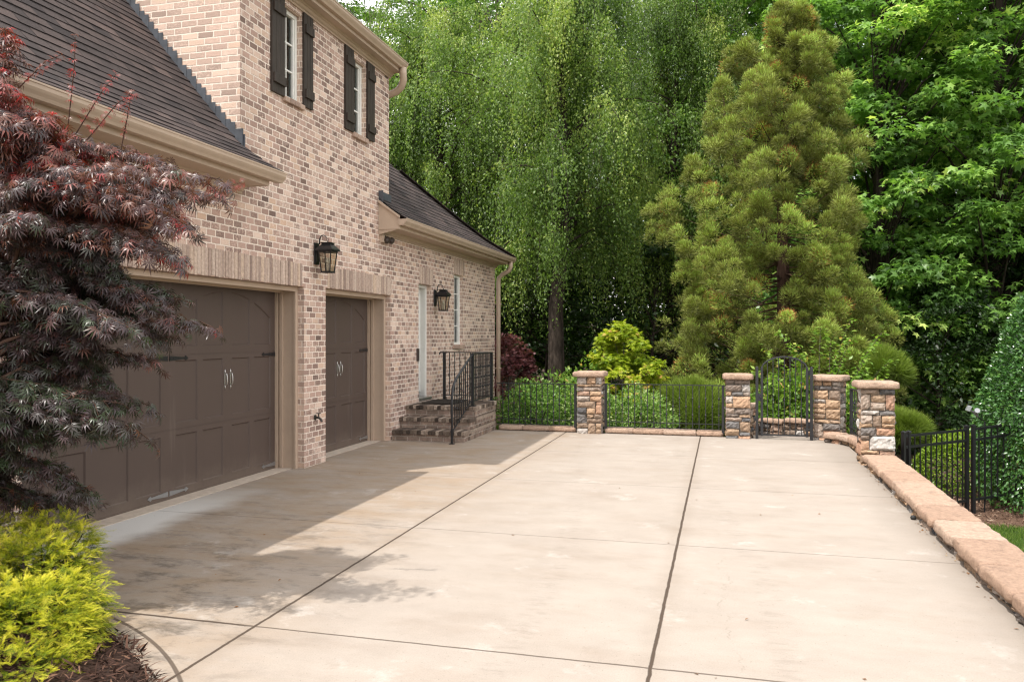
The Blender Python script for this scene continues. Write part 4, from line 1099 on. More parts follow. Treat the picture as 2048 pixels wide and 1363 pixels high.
# floodlight beside the holly
fl = thing('floodlight', 'grey twin garden floodlight poking out beside the clipped holly', 'light', (3.74, 13.14, -.9))
m = MB(); m.tube([(3.74, 13.14, -1.0), (3.74, 13.14, .42), (3.62, 13.05, .50)], .011, 8); m.build('pole', M_alu, fl)
m = MB(); m.tube([(3.62, 13.05, .50), (3.56, 13.0, .56), (3.50, 12.96, .60)], .014, 8); m.obox((3.475, 12.94, .625), (.026, .038, .042), Matrix.Rotation(R(25), 3, 'Y'), .008); m.build('lamp_head', M_flood, fl)
m = MB(); m.tube([(3.62, 13.05, .50), (3.60, 12.99, .56)], .014, 8); m.lathe((3.585, 12.95, .59), [(.015, -.04), (.034, -.015), (.040, .022), (.036, .03)], 12, Matrix.Rotation(R(70), 3, 'X')); m.build('lamp_head', M_flood, fl)
# fallen leaves and grit along the long wall
rg = np.random.default_rng(5); N = 60
yy = rg.uniform(4.2, 10.8, N); P = np.stack([1.65+.0165*(yy-4)-np.abs(rg.normal(0, .03, N)), yy, rg.uniform(.002, .008, N)], 1)
D = rg.normal(size=(N, 3))*(1, 1, .08); Nn = np.array([0, 0, 1.])+rg.normal(size=(N, 3))*.25
M_dead = leaf_mat('dry_leaf', [(0., (.12, .07, .04)), (.5, (.26, .13, .06)), (1., (.40, .33, .22))], .7, .2, .1)
s = rg.uniform(.012, .035, N); o = leaf_mesh('leaf_litter', T_OVATE, P, D, Nn, s, rg.random(N), M_dead); kind(o, 'stuff'); o['label'] = 'dry leaves and grit gathered at the foot of the long wall'
N = 26; P = np.stack([rg.uniform(-4.5, 1.3, N), rg.uniform(4, 12.5, N), np.full(N, .004)], 1)
D = rg.normal(size=(N, 3))*(1, 1, .08); o = leaf_mesh('leaf_litter', T_OVATE, P, D, np.array([0, 0, 1.])+rg.normal(size=(N, 3))*.3, rg.uniform(.015, .035, N), rg.random(N)*.6, M_dead); kind(o, 'stuff'); o['label'] = 'a few small dry leaves scattered over the drive'
M_pebble = plain('dark_pebble', (.02, .02, .02), .7)
m = MB(); m.lathe((1.70, 8.03, 0), [(.002, 0), (.024, .005), (.028, .02), (.018, .036), (.002, .042)], 9); tag(m.build('pebble', M_pebble, None, True, (1.70, 8.03, 0)), 'small round black object lying on the drive near the long wall', 'pebble')
# ================================================================== VEGETATION
MAPLE = [
  (0, -3.84, 3.92, 3.14),
  (0, -3.74, 4.25, 3.05),
  (0, -3.41, 4.17, 2.84),
  (0, -3.69, 4.32, 2.77),
  (0, -3.42, 4.42, 2.72),
  (0, -2.71, 4.05, 2.57),
  (0, -2.88, 3.96, 2.43),
  (0, -3.62, 4.57, 2.5),
  (0, -4.03, 3.89, 3.22),
  (0, -3.67, 3.97, 2.91),
  (0, -3.6, 4.73, 2.39),
  (0, -4.35, 4.02, 3.23),
  (0, -3.29, 4.66, 2.6),
  (0, -3.93, 4.13, 3.13),
  (0, -4.71, 4.09, 3.38),
  (0, -3.86, 3.83, 2.94),
  (0, -3.61, 4.37, 2.64),
  (1, -3.74, 4.57, 2.37),
  (1, -3.37, 4.33, 2.28),
  (1, -3.81, 4.43, 2.46),
  (1, -3.92, 4.33, 2.58),
  (1, -3.71, 3.79, 2.62),
  (1, -4.43, 4.28, 2.92),
  (1, -4.42, 4.12, 3.11),
  (1, -4.36, 3.85, 2.73),
  (1, -3.6, 3.78, 2.33),
  (1, -4.58, 4.34, 2.54),
  (1, -3.72, 4.19, 2.23),
  (1, -4.27, 4.28, 2.26),
  (1, -3.52, 4.64, 2.27),
  (2, -3.34, 4.52, 1.91),
  (2, -3.53, 4.68, 1.75),
  (2, -3.17, 4.26, 1.56),
  (2, -3.6, 4.54, 1.93),
  (2, -3.52, 4.21, 2.04),
  (2, -4.05, 4.56, 1.94),
  (2, -3.61, 4.61, 1.63),
  (2, -3.23, 3.95, 1.78),
  (2, -3.68, 3.87, 1.96),
  (2, -4.0, 3.86, 2.03),
  (2, -4.8, 4.39, 2.21),
  (2, -3.81, 4.13, 1.73),
  (2, -4.23, 4.2, 1.76),
  (2, -3.51, 4.07, 1.61),
  (2, -3.3, 4.33, 1.88),
  (3, -3.38, 4.19, 1.16),
  (3, -3.45, 4.14, 1.3),
  (3, -3.74, 4.29, 1.09),
  (3, -3.84, 4.26, 0.81),
  (3, -4.25, 4.47, 0.92),
  (3, -4.25, 4.25, 0.77),
  (3, -4.57, 4.41, 0.81),
  (3, -3.86, 4.53, 1.46),
  (3, -4.22, 4.56, 1.25),
  (3, -4.49, 4.18, 0.95),
  (3, -3.9, 3.84, 1.19),
  (3, -4.81, 4.28, 1.19),
  (3, -4.37, 4.5, 1.39),
  (3, -4.65, 4.37, 1.46),
  (3, -4.59, 4.05, 0.83),
  (3, -3.89, 4.38, 1.34),
  (3, -3.33, 4.03, 1.19),
  (3, -4.69, 4.28, 0.72),
]
SHOOTS = [
  ((-3.96, 4.12, 3.19), (-3.89, 4.09, 3.55)),
  ((-4.2, 4.06, 3.33), (-3.97, 4.07, 3.44)),
  ((-3.77, 4.18, 3.05), (-3.54, 4.18, 3.2)),
  ((-3.84, 4.16, 3.13), (-3.65, 4.16, 3.32)),
  ((-4.33, 4.03, 3.33), (-4.31, 3.98, 3.59)),
  ((-3.63, 4.21, 3.02), (-3.56, 4.18, 3.19)),
  ((-3.08, 4.36, 2.59), (-2.89, 4.36, 2.65)),
]
CYP = [
  ((-4.27, 4.04, 0.35), 0.34),
  ((-3.99, 4.12, 0.36), 0.30),
  ((-3.79, 4.12, 0.39), 0.18),
  ((-3.77, 3.71, 0.25), 0.42),
  ((-3.35, 3.61, 0.26), 0.21),
  ((-4.15, 3.66, 0.22), 0.40),
  ((-3.4, 3.44, 0.17), 0.33),
  ((-3.39, 3.24, 0.14), 0.42),
  ((-3.23, 3.44, 0.15), 0.20),
  ((-3.17, 3.3, 0.06), 0.24),
  ((-3.56, 3.09, 0.08), 0.40),
  ((-3.15, 3.04, 0.03), 0.32),
  ((-4.45, 4.0, 0.38), 0.30),
  ((-3.29, 3.58, 0.2), 0.20),
]
def bark_mat(name, a, b, sc=9.):
    g = G(name); pos = g.geo()
    n = g.noise(g.vmath('MULTIPLY', pos, (1., 1., .22)), sc, 5., .7)
    return g.done(g.bsdf(g.mix(g.smooth(n, .3, .7), a, b), .92, 0., .15, g.bump(n, .8, .03)))
M_bark = bark_mat('grey_bark', (.055, .045, .036), (.15, .125, .10))
M_barkd = bark_mat('dark_bark', (.022, .017, .013), (.065, .05, .04))
M_barkr = bark_mat('red_brown_bark', (.045, .025, .018), (.11, .065, .048))
M_weep = leaf_mat('weeping_foliage', [(0., (0.048, 0.088, 0.020)), (.4, (0.107, 0.183, 0.035)), (.75, (0.183, 0.271, 0.054)), (1., (0.347, 0.407, 0.109))], .45, .4, .38)
M_gum = leaf_mat('sweetgum_foliage', [(0., (0.074, 0.154, 0.037)), (.5, (0.156, 0.292, 0.061)), (.85, (0.281, 0.442, 0.101)), (1., (0.543, 0.660, 0.186))], .38, .5, .36)
M_oak = leaf_mat('oak_foliage', [(0., (0.042, 0.092, 0.019)), (.5, (0.080, 0.164, 0.028)), (1., (0.163, 0.260, 0.047))], .45, .4, .32)
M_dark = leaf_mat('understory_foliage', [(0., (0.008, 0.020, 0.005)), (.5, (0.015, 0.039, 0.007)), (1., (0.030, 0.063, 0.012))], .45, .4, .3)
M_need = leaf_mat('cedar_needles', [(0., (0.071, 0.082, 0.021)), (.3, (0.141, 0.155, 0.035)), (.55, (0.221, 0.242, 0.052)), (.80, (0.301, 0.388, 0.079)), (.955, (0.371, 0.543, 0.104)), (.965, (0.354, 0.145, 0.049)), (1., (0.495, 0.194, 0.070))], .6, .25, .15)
M_need2 = leaf_mat('young_cedar_needles', [(0., (0.065, 0.102, 0.014)), (.5, (0.130, 0.192, 0.026)), (1., (0.221, 0.288, 0.048))], .6, .25, .25)
M_rmap = leaf_mat('red_maple_foliage', [(0., (.040, .062, .026)), (.18, (.040, .036, .026)), (.36, (.055, .036, .040)), (.55, (.085, .042, .042)), (.70, (.15, .058, .034)), (.84, (.20, .045, .034)), (.93, (.28, .032, .030)), (1., (.42, .02, .022))], .40, .6, .22, 1.6)
M_cyp = leaf_mat('golden_cypress_foliage', [(0., (0.024, 0.036, 0.007)), (.25, (0.067, 0.116, 0.011)), (.5, (0.206, 0.266, 0.017)), (.75, (0.484, 0.484, 0.029)), (1., (0.726, 0.641, 0.074))], .55, .25, .3, 1.25)
M_holly = leaf_mat('holly_foliage', [(0., (0.030, 0.084, 0.020)), (.6, (0.062, 0.158, 0.035)), (1., (0.136, 0.260, 0.052))], .24, .6, .12)
M_box = leaf_mat('boxwood_foliage', [(0., (0.042, 0.088, 0.012)), (.5, (0.147, 0.246, 0.020)), (1., (0.420, 0.527, 0.043))], .4, .4, .25)
M_var = leaf_mat('variegated_foliage', [(0., (0.040, 0.106, 0.018)), (.45, (0.103, 0.213, 0.033)), (.7, (0.207, 0.325, 0.066)), (.85, (0.391, 0.470, 0.187)), (1., (0.598, 0.627, 0.374))], .45, .35, .3)
M_yel = leaf_mat('yellow_maple_foliage', [(0., (.10, .17, .012)), (.4, (.24, .32, .020)), (.8, (.42, .47, .04)), (.93, (.50, .42, .08)), (1., (.50, .30, .10))], .5, .3, .4, 1.35)
M_pur = leaf_mat('dwarf_purple_foliage', [(0., (.05, .02, .022)), (.5, (.16, .05, .055)), (1., (.34, .15, .14))], .45, .35, .3, 1.3)
M_vib = leaf_mat('viburnum_foliage', [(0., (0.060, 0.128, 0.019)), (.5, (0.143, 0.257, 0.039)), (.9, (0.285, 0.392, 0.078)), (1., (0.540, 0.338, 0.130))], .4, .45, .35)
M_grass = leaf_mat('lawn_grass', [(0., (.04, .085, .012)), (.6, (.085, .16, .022)), (1., (.17, .24, .05))], .55, .25, .3)

def trunk_mb(rg, x, y, z0, H, r0, lean=(0, 0), wander=.15, n=8):
    pts = []; wx = wy = 0.
    for i in range(n):
        t = i/(n-1); wx += rg.normal()*wander/n; wy += rg.normal()*wander/n
        pts.append((x+lean[0]*t+wx, y+lean[1]*t+wy, z0+H*t))
    rad = [r0*(1-.82*(i/(n-1))**.85)*(1.35 if i == 0 else 1) for i in range(n)]
    return pts, rad
def along(pts, t):
    k = t*(len(pts)-1); i = min(int(k), len(pts)-2); f = k-i
    return np.array(pts[i])*(1-f)+np.array(pts[i+1])*f
def cluster(rg, C, Rad, n, flat=.5, out=None, droop=.35, jit=.55, updir=.8):
    """leaves spread through clumps: C (m,3), Rad (m,) -> P,D,N"""
    m = len(C); c = np.repeat(C, n, 0); r = np.repeat(Rad, n)
    d = rnd_unit(rg, m*n); rr = rg.random(m*n)**(1/2.3)
    off = d*(rr*r)[:, None]*np.array([1, 1, flat])
    off[:, 2] -= .25*flat*r*(np.hypot(off[:, 0], off[:, 1])/r)**2
    P = c+off
    o = unit(off*np.array([1, 1, .4])+1e-4)
    if out is not None: o = unit(o+.6*np.repeat(out, n, 0))
    D = o+np.array([0, 0, -droop])+rg.normal(size=(m*n, 3))*jit*.6
    N = np.array([0, 0, updir])+o*.35+rg.normal(size=(m*n, 3))*jit*.75
    return P, D, N
def broadleaf(name, label, cat, x, y, H, Rm, ncl, nlf, ls, tmpl, mat, bark, seed, z0f=.12, shape='tall', group=None, r0=.24, cl=(.55, 1.05), flat=.42, vshift=0., limb=.35):
    rg = np.random.default_rng(seed); gz = float(ground_z(x, y))
    o = thing(name, label, cat, (x, y, gz), group)
    pts, rad = trunk_mb(rg, x, y, gz-.3, H*.93, r0, wander=.5)
    tb = MB(); tb.tube(pts, rad, 9)
    t = rg.random(ncl); z = z0f+(1-z0f)*t
    if shape == 'tall': pr = np.where(t < .78, .76+.24*np.sin(t/.78*math.pi), np.sqrt(np.clip(1-((t-.78)/.23)**2, 0.03, 1))*.76)
    else: pr = np.sqrt(np.clip(1-(1.9*t-.9)**2, .04, 1))
    rr = Rm*pr*np.sqrt(rg.uniform(.12, 1, ncl)); th = rg.uniform(0, 2*math.pi, ncl)
    ax = np.array([along(pts, min(.98, q)) for q in z])
    C = np.stack([ax[:, 0]+rr*np.cos(th), ax[:, 1]+rr*np.sin(th), gz+H*z + rg.normal(0, .2, ncl)], 1)
    Rad = rg.uniform(cl[0], cl[1], ncl)*(1-.35*t)
    for i in range(int(ncl*limb)):
        q = max(.10, z[i]-rg.uniform(.05, .16)); a = along(pts, min(q, .97)); b = C[i]; mdl = (a+b)/2+np.array([0, 0, .12*np.linalg.norm(b-a)])
        r1 = .012+.028*(1-q)*r0/.24; tb.tube([a, mdl, b], [r1*1.5, r1, r1*.35], 5, False)
    tb.build('trunk', bark, o, True, (x, y, gz))
    out = np.stack([np.cos(th), np.sin(th), np.zeros(ncl)], 1)
    P, D, N = cluster(rg, C, Rad, nlf, flat, out)
    n = len(P); v = np.clip(rg.normal(.45+vshift, .2, n)+np.repeat(rg.normal(0, .17, ncl), nlf), 0, 1)
    leaf_mesh('crown', tmpl, P, D, N, ls*rg.uniform(.5, 1.35, n), v, mat, o, (x, y, gz))
    return o
def weeping(label, x, y, H, Rm, nb, ns, seed, spacing=.055, group=None):
    rg = np.random.default_rng(seed); gz = float(ground_z(x, y)); o = thing('weeping_tree', label, 'tree', (x, y, gz), group)
    pts, rad = trunk_mb(rg, x, y, gz-.3, H*.9, .30, wander=.8); tb = MB(); tb.tube(pts, rad, 10)
    P = []; D = []; A = []
    for b in range(nb):
        q = .36+.61*(b+rg.random())/nb; a = along(pts, min(q, .985)); th = rg.uniform(0, 2*math.pi)
        L = Rm*rg.uniform(.45, 1.05)*(1-.55*max(0, (q-.62))/.38)*(.50+.50*min(1, max(0, (q-.28)/.27))); dr = np.array([math.cos(th), math.sin(th), 0])
        up = L*rg.uniform(.35, .75)*(1.15-q*.35); dn = up*rg.uniform(.8, 1.35); wob = rg.normal(0, .12, 3)
        def cur(t): return a+dr*L*t+np.array([0, 0, up*t*1.9-dn*t*t*1.45])+wob*math.sin(t*5)*L*.3
        cp = [cur(t) for t in np.linspace(0, 1, 7)]
        tb.tube(cp, [max(.007, .055*(1-.86*t)*(1.1-q*.6)) for t in np.linspace(0, 1, 7)], 5, False)
        vb = rg.normal(0, .15)
        for k in range(ns):
            t = rg.uniform(.18, 1.03); p0 = cur(min(1, t)); side = np.array([-dr[1], dr[0], 0])
            p0 = p0+side*rg.normal(0, .13)*(.4+t)+dr*rg.normal(0, .15)+np.array([0, 0, rg.normal(-.05, .22)])
            hang = rg.uniform(.35, 1.0)**1.2*(3.0 if rg.random() < .35 else 1.6); dv = dr*rg.uniform(.05, .5)+side*rg.normal(0, .22)
            hang = min(hang, max(.3, (p0[2]-gz)-(2.9 if rg.random() < .72 else .9)))
            m = max(4, int(hang/spacing)); s = np.linspace(0, 1, m)
            lump = .05*np.sin(s*9+rg.random()*6)
            q0 = p0+np.outer(hang*(s-.42*s*s), dv)+np.outer(-hang*(.15*s+.85*s**1.6)+.10*np.sin(np.clip(s*3, 0, 3.14))*hang, [0, 0, 1.])+np.outer(lump, side)
            P.append(q0+rg.normal(0, .035, (m, 3))*(1+1.3*np.sin(s*11+rg.random()*6)[:, None]**2)); dd = np.outer(1-s, dv)*.8+np.array([0, 0, -.75])+rg.normal(0, .45, (m, 3)); D.append(dd)
            A.append(np.clip(.40+1.4*vb+rg.normal(0, .14, m)+.18*(s < .25)+.18*(hang > 1.6), 0, 1))
            if k % 5 == 0: tb.tube([q0[0], q0[m//2], q0[-1]], [.007, .004, .002], 3, False)
    P = np.concatenate(P); D = np.concatenate(D); A = np.concatenate(A); N = rg.normal(size=P.shape)+np.array([0, 0, .5])
    tb.build('trunk', M_barkd, o, True, (x, y, gz))
    s = rg.uniform(.05, .105, len(P)); leaf_mesh('crown', T_OVATE, P, D, N, np.stack([s, s, s], 1), A, M_weep, o, (x, y, gz))
    return o
def place(o, x, y, label, rz, sc): return dup(o, (x, y, float(ground_z(x, y))), label, rz, sc)

# ---- background woods
GW = 'trees of the wood behind the garden'
w1 = weeping('large weeping tree with hanging yellow-green strands, centre of the wood edge', -4.6, 22.6, 15.6, 4.2, 72, 66, 101, .040, GW)
w2 = place(w1, -9.0, 25.2, 'weeping tree rising right behind the small hipped roof of the house', 2.1, 1.02)
w3 = place(w1, -1.6, 27.5, 'darker weeping tree between the big weeping tree and the tall conifer', 4.0, (.9, .9, 1.08))
b1 = broadleaf('oak_tree', 'round-crowned oak rising above the upper gutter of the house', 'tree', -14.2, 30.4, 18.5, 4.3, 400, 120, .15, T_OVATE, M_oak, M_bark, 201, .1, 'tall', GW, vshift=.15)
b2 = place(b1, -10.6, 34.6, 'tall oak showing over the left top of the weeping tree', 1.3, 1.1)
b3 = place(b1, -3.6, 32.6, 'dark fine-leaved oak above the right shoulder of the weeping tree', 2.6, (1.05, 1.05, 1.1))
b4 = place(b1, -.9, 29.2, 'dark oak filling the gap left of the tall conifer', 4.1, (.9, .9, 1.05))
b5 = place(b1, -7.2, 39.4, 'far oak deep in the wood behind the weeping tree', 5.2, 1.1)
b7 = place(b1, -8.6, 30.5, 'oak filling the wood just behind the left weeping tree', 3.3, (1., 1., 1.06))
b8 = place(b1, -12.2, 41., 'far oak between the weeping trees and the roof of the house', 2.0, 1.2)
b6 = place(b1, -18., 38.3, 'far oak at the left end of the wood above the tower roof', .6, 1.1)
s1 = broadleaf('sweetgum_tree', 'bright sweetgum with star leaves just right of the tall conifer', 'tree', 4.3, 24.6, 17.5, 3.2, 430, 95, .175, T_STAR, M_gum, M_barkd, 301, .07, 'tall', GW, .24, (.55, 1.1), .36)
s2 = place(s1, 6.9, 24.2, 'sweetgum in the middle of the right-hand wood with broad lit sprays', 2.2, (1., 1., 1.04))
s3 = place(s1, 10.4, 26.8, 'sweetgum at the right edge of the frame above the clipped holly', 3.9, 1.08)
s4 = broadleaf('sweetgum_tree', 'tall shaded sweetgum standing back between the two bright ones', 'tree', 6.3, 30.7, 19.5, 3.7, 420, 90, .19, T_STAR, M_gum, M_barkd, 302, .1, 'tall', GW, .26, (.6, 1.15), .38)
s5 = place(s4, 3.0, 32.4, 'sweetgum whose crown shows behind the tip of the conifer', 1.1, 1.02)
s6 = place(s4, .2, 36.5, 'sweetgum deep in the wood left of the conifer tip', 2.9, 1.08)
s7 = place(s4, 10.7, 36., 'sweetgum far back near the right edge of the wood', 4.4, 1.08)
s8 = place(s4, 14.5, 31., 'sweetgum at the far right end of the wood', 5.5, 1.0)
GU = 'dark undergrowth trees below the wood'
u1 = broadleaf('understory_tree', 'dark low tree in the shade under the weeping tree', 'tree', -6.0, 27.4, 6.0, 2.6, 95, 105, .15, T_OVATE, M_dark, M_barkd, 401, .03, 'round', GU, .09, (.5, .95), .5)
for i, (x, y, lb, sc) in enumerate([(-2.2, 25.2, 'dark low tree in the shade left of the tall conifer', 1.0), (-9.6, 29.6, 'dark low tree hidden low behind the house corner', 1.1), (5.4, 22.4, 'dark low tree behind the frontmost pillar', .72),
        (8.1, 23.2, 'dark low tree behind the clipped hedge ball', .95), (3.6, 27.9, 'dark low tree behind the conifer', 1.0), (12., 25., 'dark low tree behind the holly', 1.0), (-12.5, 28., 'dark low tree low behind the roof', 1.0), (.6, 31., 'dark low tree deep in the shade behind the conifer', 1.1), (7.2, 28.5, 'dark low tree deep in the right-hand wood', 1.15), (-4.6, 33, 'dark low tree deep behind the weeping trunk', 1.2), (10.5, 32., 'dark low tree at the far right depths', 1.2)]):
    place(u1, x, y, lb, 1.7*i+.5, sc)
# far wood: one mass beyond the trees one can tell apart
rg = np.random.default_rng(77); M_ = 420
xx = rg.uniform(-34, 30, M_); yy = rg.uniform(44, 58, M_); C = np.stack([xx, yy, ground_z(xx, yy)+rg.uniform(0, 17, M_)], 1)
P, D, N = cluster(rg, C, rg.uniform(1.5, 2.6, M_), 90, .5); n = len(P)
o = leaf_mesh('far_wood', T_OVATE, P, D, N, rg.uniform(.25, .5, n), rg.random(n), M_oak); kind(o, 'stuff'); o['label'] = 'distant wood closing the view behind the nearer trees'

# ---- tall conifer (japanese cedar)
def puffs(rg, C, AX, Rd, n, bl=.17, bw=.013, vbase=None, brown=.012, spread=.55):
    m = len(C); c = np.repeat(C, n, 0); a = np.repeat(AX, n, 0); r = np.repeat(Rd, n)
    d = unit(rnd_unit(rg, m*n)+a*.35); q = .45+.55*rg.random(m*n)**.7
    P = c+d*(q*r*spread)[:, None]*np.array([1, 1, 1.05]); D = d*1.1+a*.35+rg.normal(0, .30, (m*n, 3))+np.array([0, 0, .15])
    up = np.clip(d[:, 2], -1, 1); v = np.clip(.40+.42*up*q+rg.normal(0, .13, m*n), 0, .94)  # upper needles paler, undersides darker: lit tips and shade put into the colour
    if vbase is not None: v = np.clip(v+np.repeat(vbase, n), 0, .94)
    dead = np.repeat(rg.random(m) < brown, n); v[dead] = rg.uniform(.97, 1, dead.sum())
    s = np.stack([np.full(m*n, bw)*rg.uniform(.7, 1.3, m*n), bl*rg.uniform(.6, 1.25, m*n)*(r/np.mean(Rd))**.5, np.ones(m*n)], 1)
    return P, D, rg.normal(size=(m*n, 3)), s, v
def cedar(x, y, seed):
    rg = np.random.default_rng(seed); gz = float(ground_z(x, y))
    o = thing('cedar_tree', 'tall bushy bronze-green conifer behind the garden gate', 'tree', (x, y, gz))
    tb = MB(); top = 9.15
    tb.tube([(x, y, gz-.2), (x+.03, y, 2.), (x-.03, y, 5.), (x+.12, y, 7.4), (x+.16, y, top-.3)], [.20, .155, .10, .05, .012], 9)
    tb.tube([(x-.05, y, 3.2), (x-.9, y-.1, 5.2), (x-1.25, y-.15, 6.6), (x-1.3, y-.15, 7.3)], [.07, .055, .03, .008], 6)
    ZL = [-1.2, .3, 1.35, 2.5, 3.6, 4.7, 5.8, 6.6, 7.4, 8.0, 8.7, 9.2]; RL = [2.3, 2.6, 2.7, 2.7, 2.65, 2.4, 2.15, 1.85, 1.5, .95, .55, .2]
    RR = [2.0, 2.1, 2.2, 2.1, 1.55, 1.7, 1.5, 1.3, .95, .75, .5, .15]
    C = []; AX = []; RD = []; VB = []
    ph = rg.uniform(0, 6.28, 8)
    def Rz(z, th):
        cx = math.cos(th); L = np.interp(z, ZL, RL)*(1-cx)/2+np.interp(z, ZL, RR)*(1+cx)/2
        return L*(1+.10*math.sin(th*3+z*1.7+ph[0])+.09*math.sin(th*5-z*2.9+ph[1])+.07*math.sin(z*5.3+th*2+ph[2]))
    nb = 290
    for b in range(nb):
        t = (b+rg.random())/nb; z = -.9+(top+.55)*t**1.12; th = b*2.39996+rg.normal(0, .3)
        deep = rg.random() < .34; L = Rz(z, th)*(rg.uniform(.34, .68) if deep else rg.uniform(.78, 1.06)); sc = 1. if z < 6.3 else max(.45, 1-(z-6.3)*.22)
        dr = np.array([math.cos(th), math.sin(th), 0]); sd = np.array([-dr[1], dr[0], 0]); bw = rg.uniform(.30, .50)*sc
        e = np.array([x+(.13 if z > 6 else 0), y, max(z, gz+.35)])+dr*max(.02, L-bw*.7)
        a = np.array([x, y, max(gz+.2, z-L*rg.uniform(-.05, .28))]); md = (a+e)/2+np.array([0, 0, -.10*L]); tb.tube([a, md, e], [.013+.014*L/2.5, .012, .005], 4, False)
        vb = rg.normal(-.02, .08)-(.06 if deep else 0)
        for k in range(rg.integers(6, 10)):
            h = rg.uniform(-.55, 1.); w = bw*(1-.62*max(0, h))*math.sqrt(rg.random()); al = rg.uniform(0, 6.28)
            p = e+dr*(w*math.cos(al)*.8+.06*h)+sd*w*math.sin(al)+np.array([0, 0, h*bw*1.25])
            C.append(p); AX.append(unit(dr*(.55-.2*h)+sd*.4*math.sin(al)+np.array([0, 0, .75])+rg.normal(0, .15, 3))); RD.append(rg.uniform(.15, .27)*(.65+.35*sc)); VB.append(vb+.10*h+rg.normal(0, .04))  # tufts higher on a bough get paler needles too, lit look in the colour
    C = np.array(C); AX = np.array(AX); RD = np.array(RD); VB = np.array(VB)
    tb.build('trunk', M_barkr, o, True, (x, y, gz))
    near = C[:, 1] < y+.6            # tufts on the far side may be thinner
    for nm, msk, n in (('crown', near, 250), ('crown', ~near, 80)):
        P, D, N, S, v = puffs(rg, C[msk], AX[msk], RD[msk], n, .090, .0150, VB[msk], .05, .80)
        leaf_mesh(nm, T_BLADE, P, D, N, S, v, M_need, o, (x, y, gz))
    return o
cedar(1.30, 18.7, 500)
def dwarf_cedar(label, x, y, rad, zc, seed, nc=34, n=330):
    rg = np.random.default_rng(seed); gz = float(ground_z(x, y)); o = thing('dwarf_conifer', label, 'shrub', (x, y, gz), 'small bushy conifers')
    d = rnd_unit(rg, nc); d[:, 2] = np.abs(d[:, 2])*1.0-.25; C = np.array([x, y, zc])+d*rad*np.array([.8, .8, .8]); C[:, 2] = np.maximum(C[:, 2], gz+.12)
    tb = MB(); tb.tube([(x, y, gz-.1), (x, y, zc)], [.06, .02], 6)
    for c in C: tb.tube([(x, y, max(gz+.1, zc-.4)), c], [.014, .004], 4, False)
    tb.build('trunk', M_barkr, o, False, (x, y, gz))
    P, D, N, S, v = puffs(rg, C, unit(d+np.array([0, 0, .6])), np.full(nc, rad*.62), n, .17, .011, None, 0.)
    leaf_mesh('crown', T_BLADE, P, D, N, S, v, M_need2, o, (x, y, gz)); return o
dwarf_cedar('small bright green conifer behind the frontmost stone pillar', 3.06, 15.2, .36, .02, 501)
dwarf_cedar('small dark conifer between the tall conifer and the right-hand wood', 3.02, 17.4, .55, .95, 502)
dwarf_cedar('low spreading conifer behind the widest iron fence panel', -.55, 16.1, .85, .05, 503, 60)

# ---- shrubs behind the fence
def mound(name, label, cat, cx, cy, zc, rx, ry, rz, n, ls, tmpl, mat, seed, vmu=.5, vsd=.25, lump=.12, group=None, shell=.25, dirout=1., ground=True, taper=None, stems=7, vup=0.):
    rg = np.random.default_rng(seed); gz = float(ground_z(cx, cy)); o = thing(name, label, cat, (cx, cy, gz), group)
    d = rnd_unit(rg, n); ph = rg.uniform(0, 6.28, 6)
    lm = 1+lump*(np.sin(d[:, 0]*7+ph[0])*np.sin(d[:, 1]*6+ph[1])+np.sin(d[:, 2]*8+ph[2])*np.sin(d[:, 0]*5+ph[3]))
    r = lm*(1-shell*rg.random(n)**1.6)
    P = np.array([cx, cy, zc])+d*r[:, None]*np.array([rx, ry, rz])
    if taper is not None:
        t = (d[:, 2]*r+1)/2; k = np.interp(t, taper[0], taper[1])/np.maximum(np.sqrt(np.clip(1-(2*t-1)**2, .02, 1)), .2)
        P[:, 0] = cx+(P[:, 0]-cx)*k; P[:, 1] = cy+(P[:, 1]-cy)*k
    ok = P[:, 2] > ground_z(P[:, 0], P[:, 1])+.02; P = P[ok]; d = d[ok]; n = len(P)
    D = d*dirout+rg.normal(0, .6, (n, 3))+np.array([0, 0, .15]); N = d*.9+np.array([0, 0, .6])+rg.normal(0, .55, (n, 3))
    v = np.clip(rg.normal(vmu, vsd, n)+vup*d[:, 2], 0, 1)
    st = MB()
    for k in range(stems):
        a = 6.28*k/stems; st.tube([(cx+.05*math.cos(a), cy+.05*math.sin(a), gz-.1), (cx+.3*rx*math.cos(a), cy+.3*ry*math.sin(a), zc), (cx+.6*rx*math.cos(a), cy+.6*ry*math.sin(a), zc+.45*rz)], [.022, .014, .005], 5, False)
    st.build('stem', M_barkd, o, False, (cx, cy, gz))
    leaf_mesh('foliage', tmpl, P, D, N, ls*rg.uniform(.65, 1.25, n), v, mat, o, (cx, cy, gz)); return o
GV = 'variegated shrubs behind the iron fence'
mound('variegated_shrub', 'green and white leafy shrub behind the fence next to the brick steps', 'shrub', -3.45, 14.85, .05, .78, .62, .78, 9000, .058, T_OVATE, M_var, 601, .42, .22, .14, GV, .5)
mound('variegated_shrub', 'pale variegated shrub behind the fence just left of the far-left pillar', 'shrub', -2.45, 14.95, .02, .75, .6, .80, 9500, .058, T_OVATE, M_var, 602, .58, .22, .14, GV, .5)
mound('variegated_shrub', 'pale variegated shrub behind the fence just right of the far-left pillar', 'shrub', -1.45, 15.0, -.08, .62, .55, .80, 8000, .058, T_OVATE, M_var, 603, .58, .22, .14, GV, .5)
mound('green_shrub', 'bright green leafy shrub rising behind the variegated shrubs under the weeping tree', 'shrub', -3.0, 16.4, .05, .8, .6, .98, 2600, .11, T_OVATE, M_vib, 604, .45, .2, .25, None, .6)
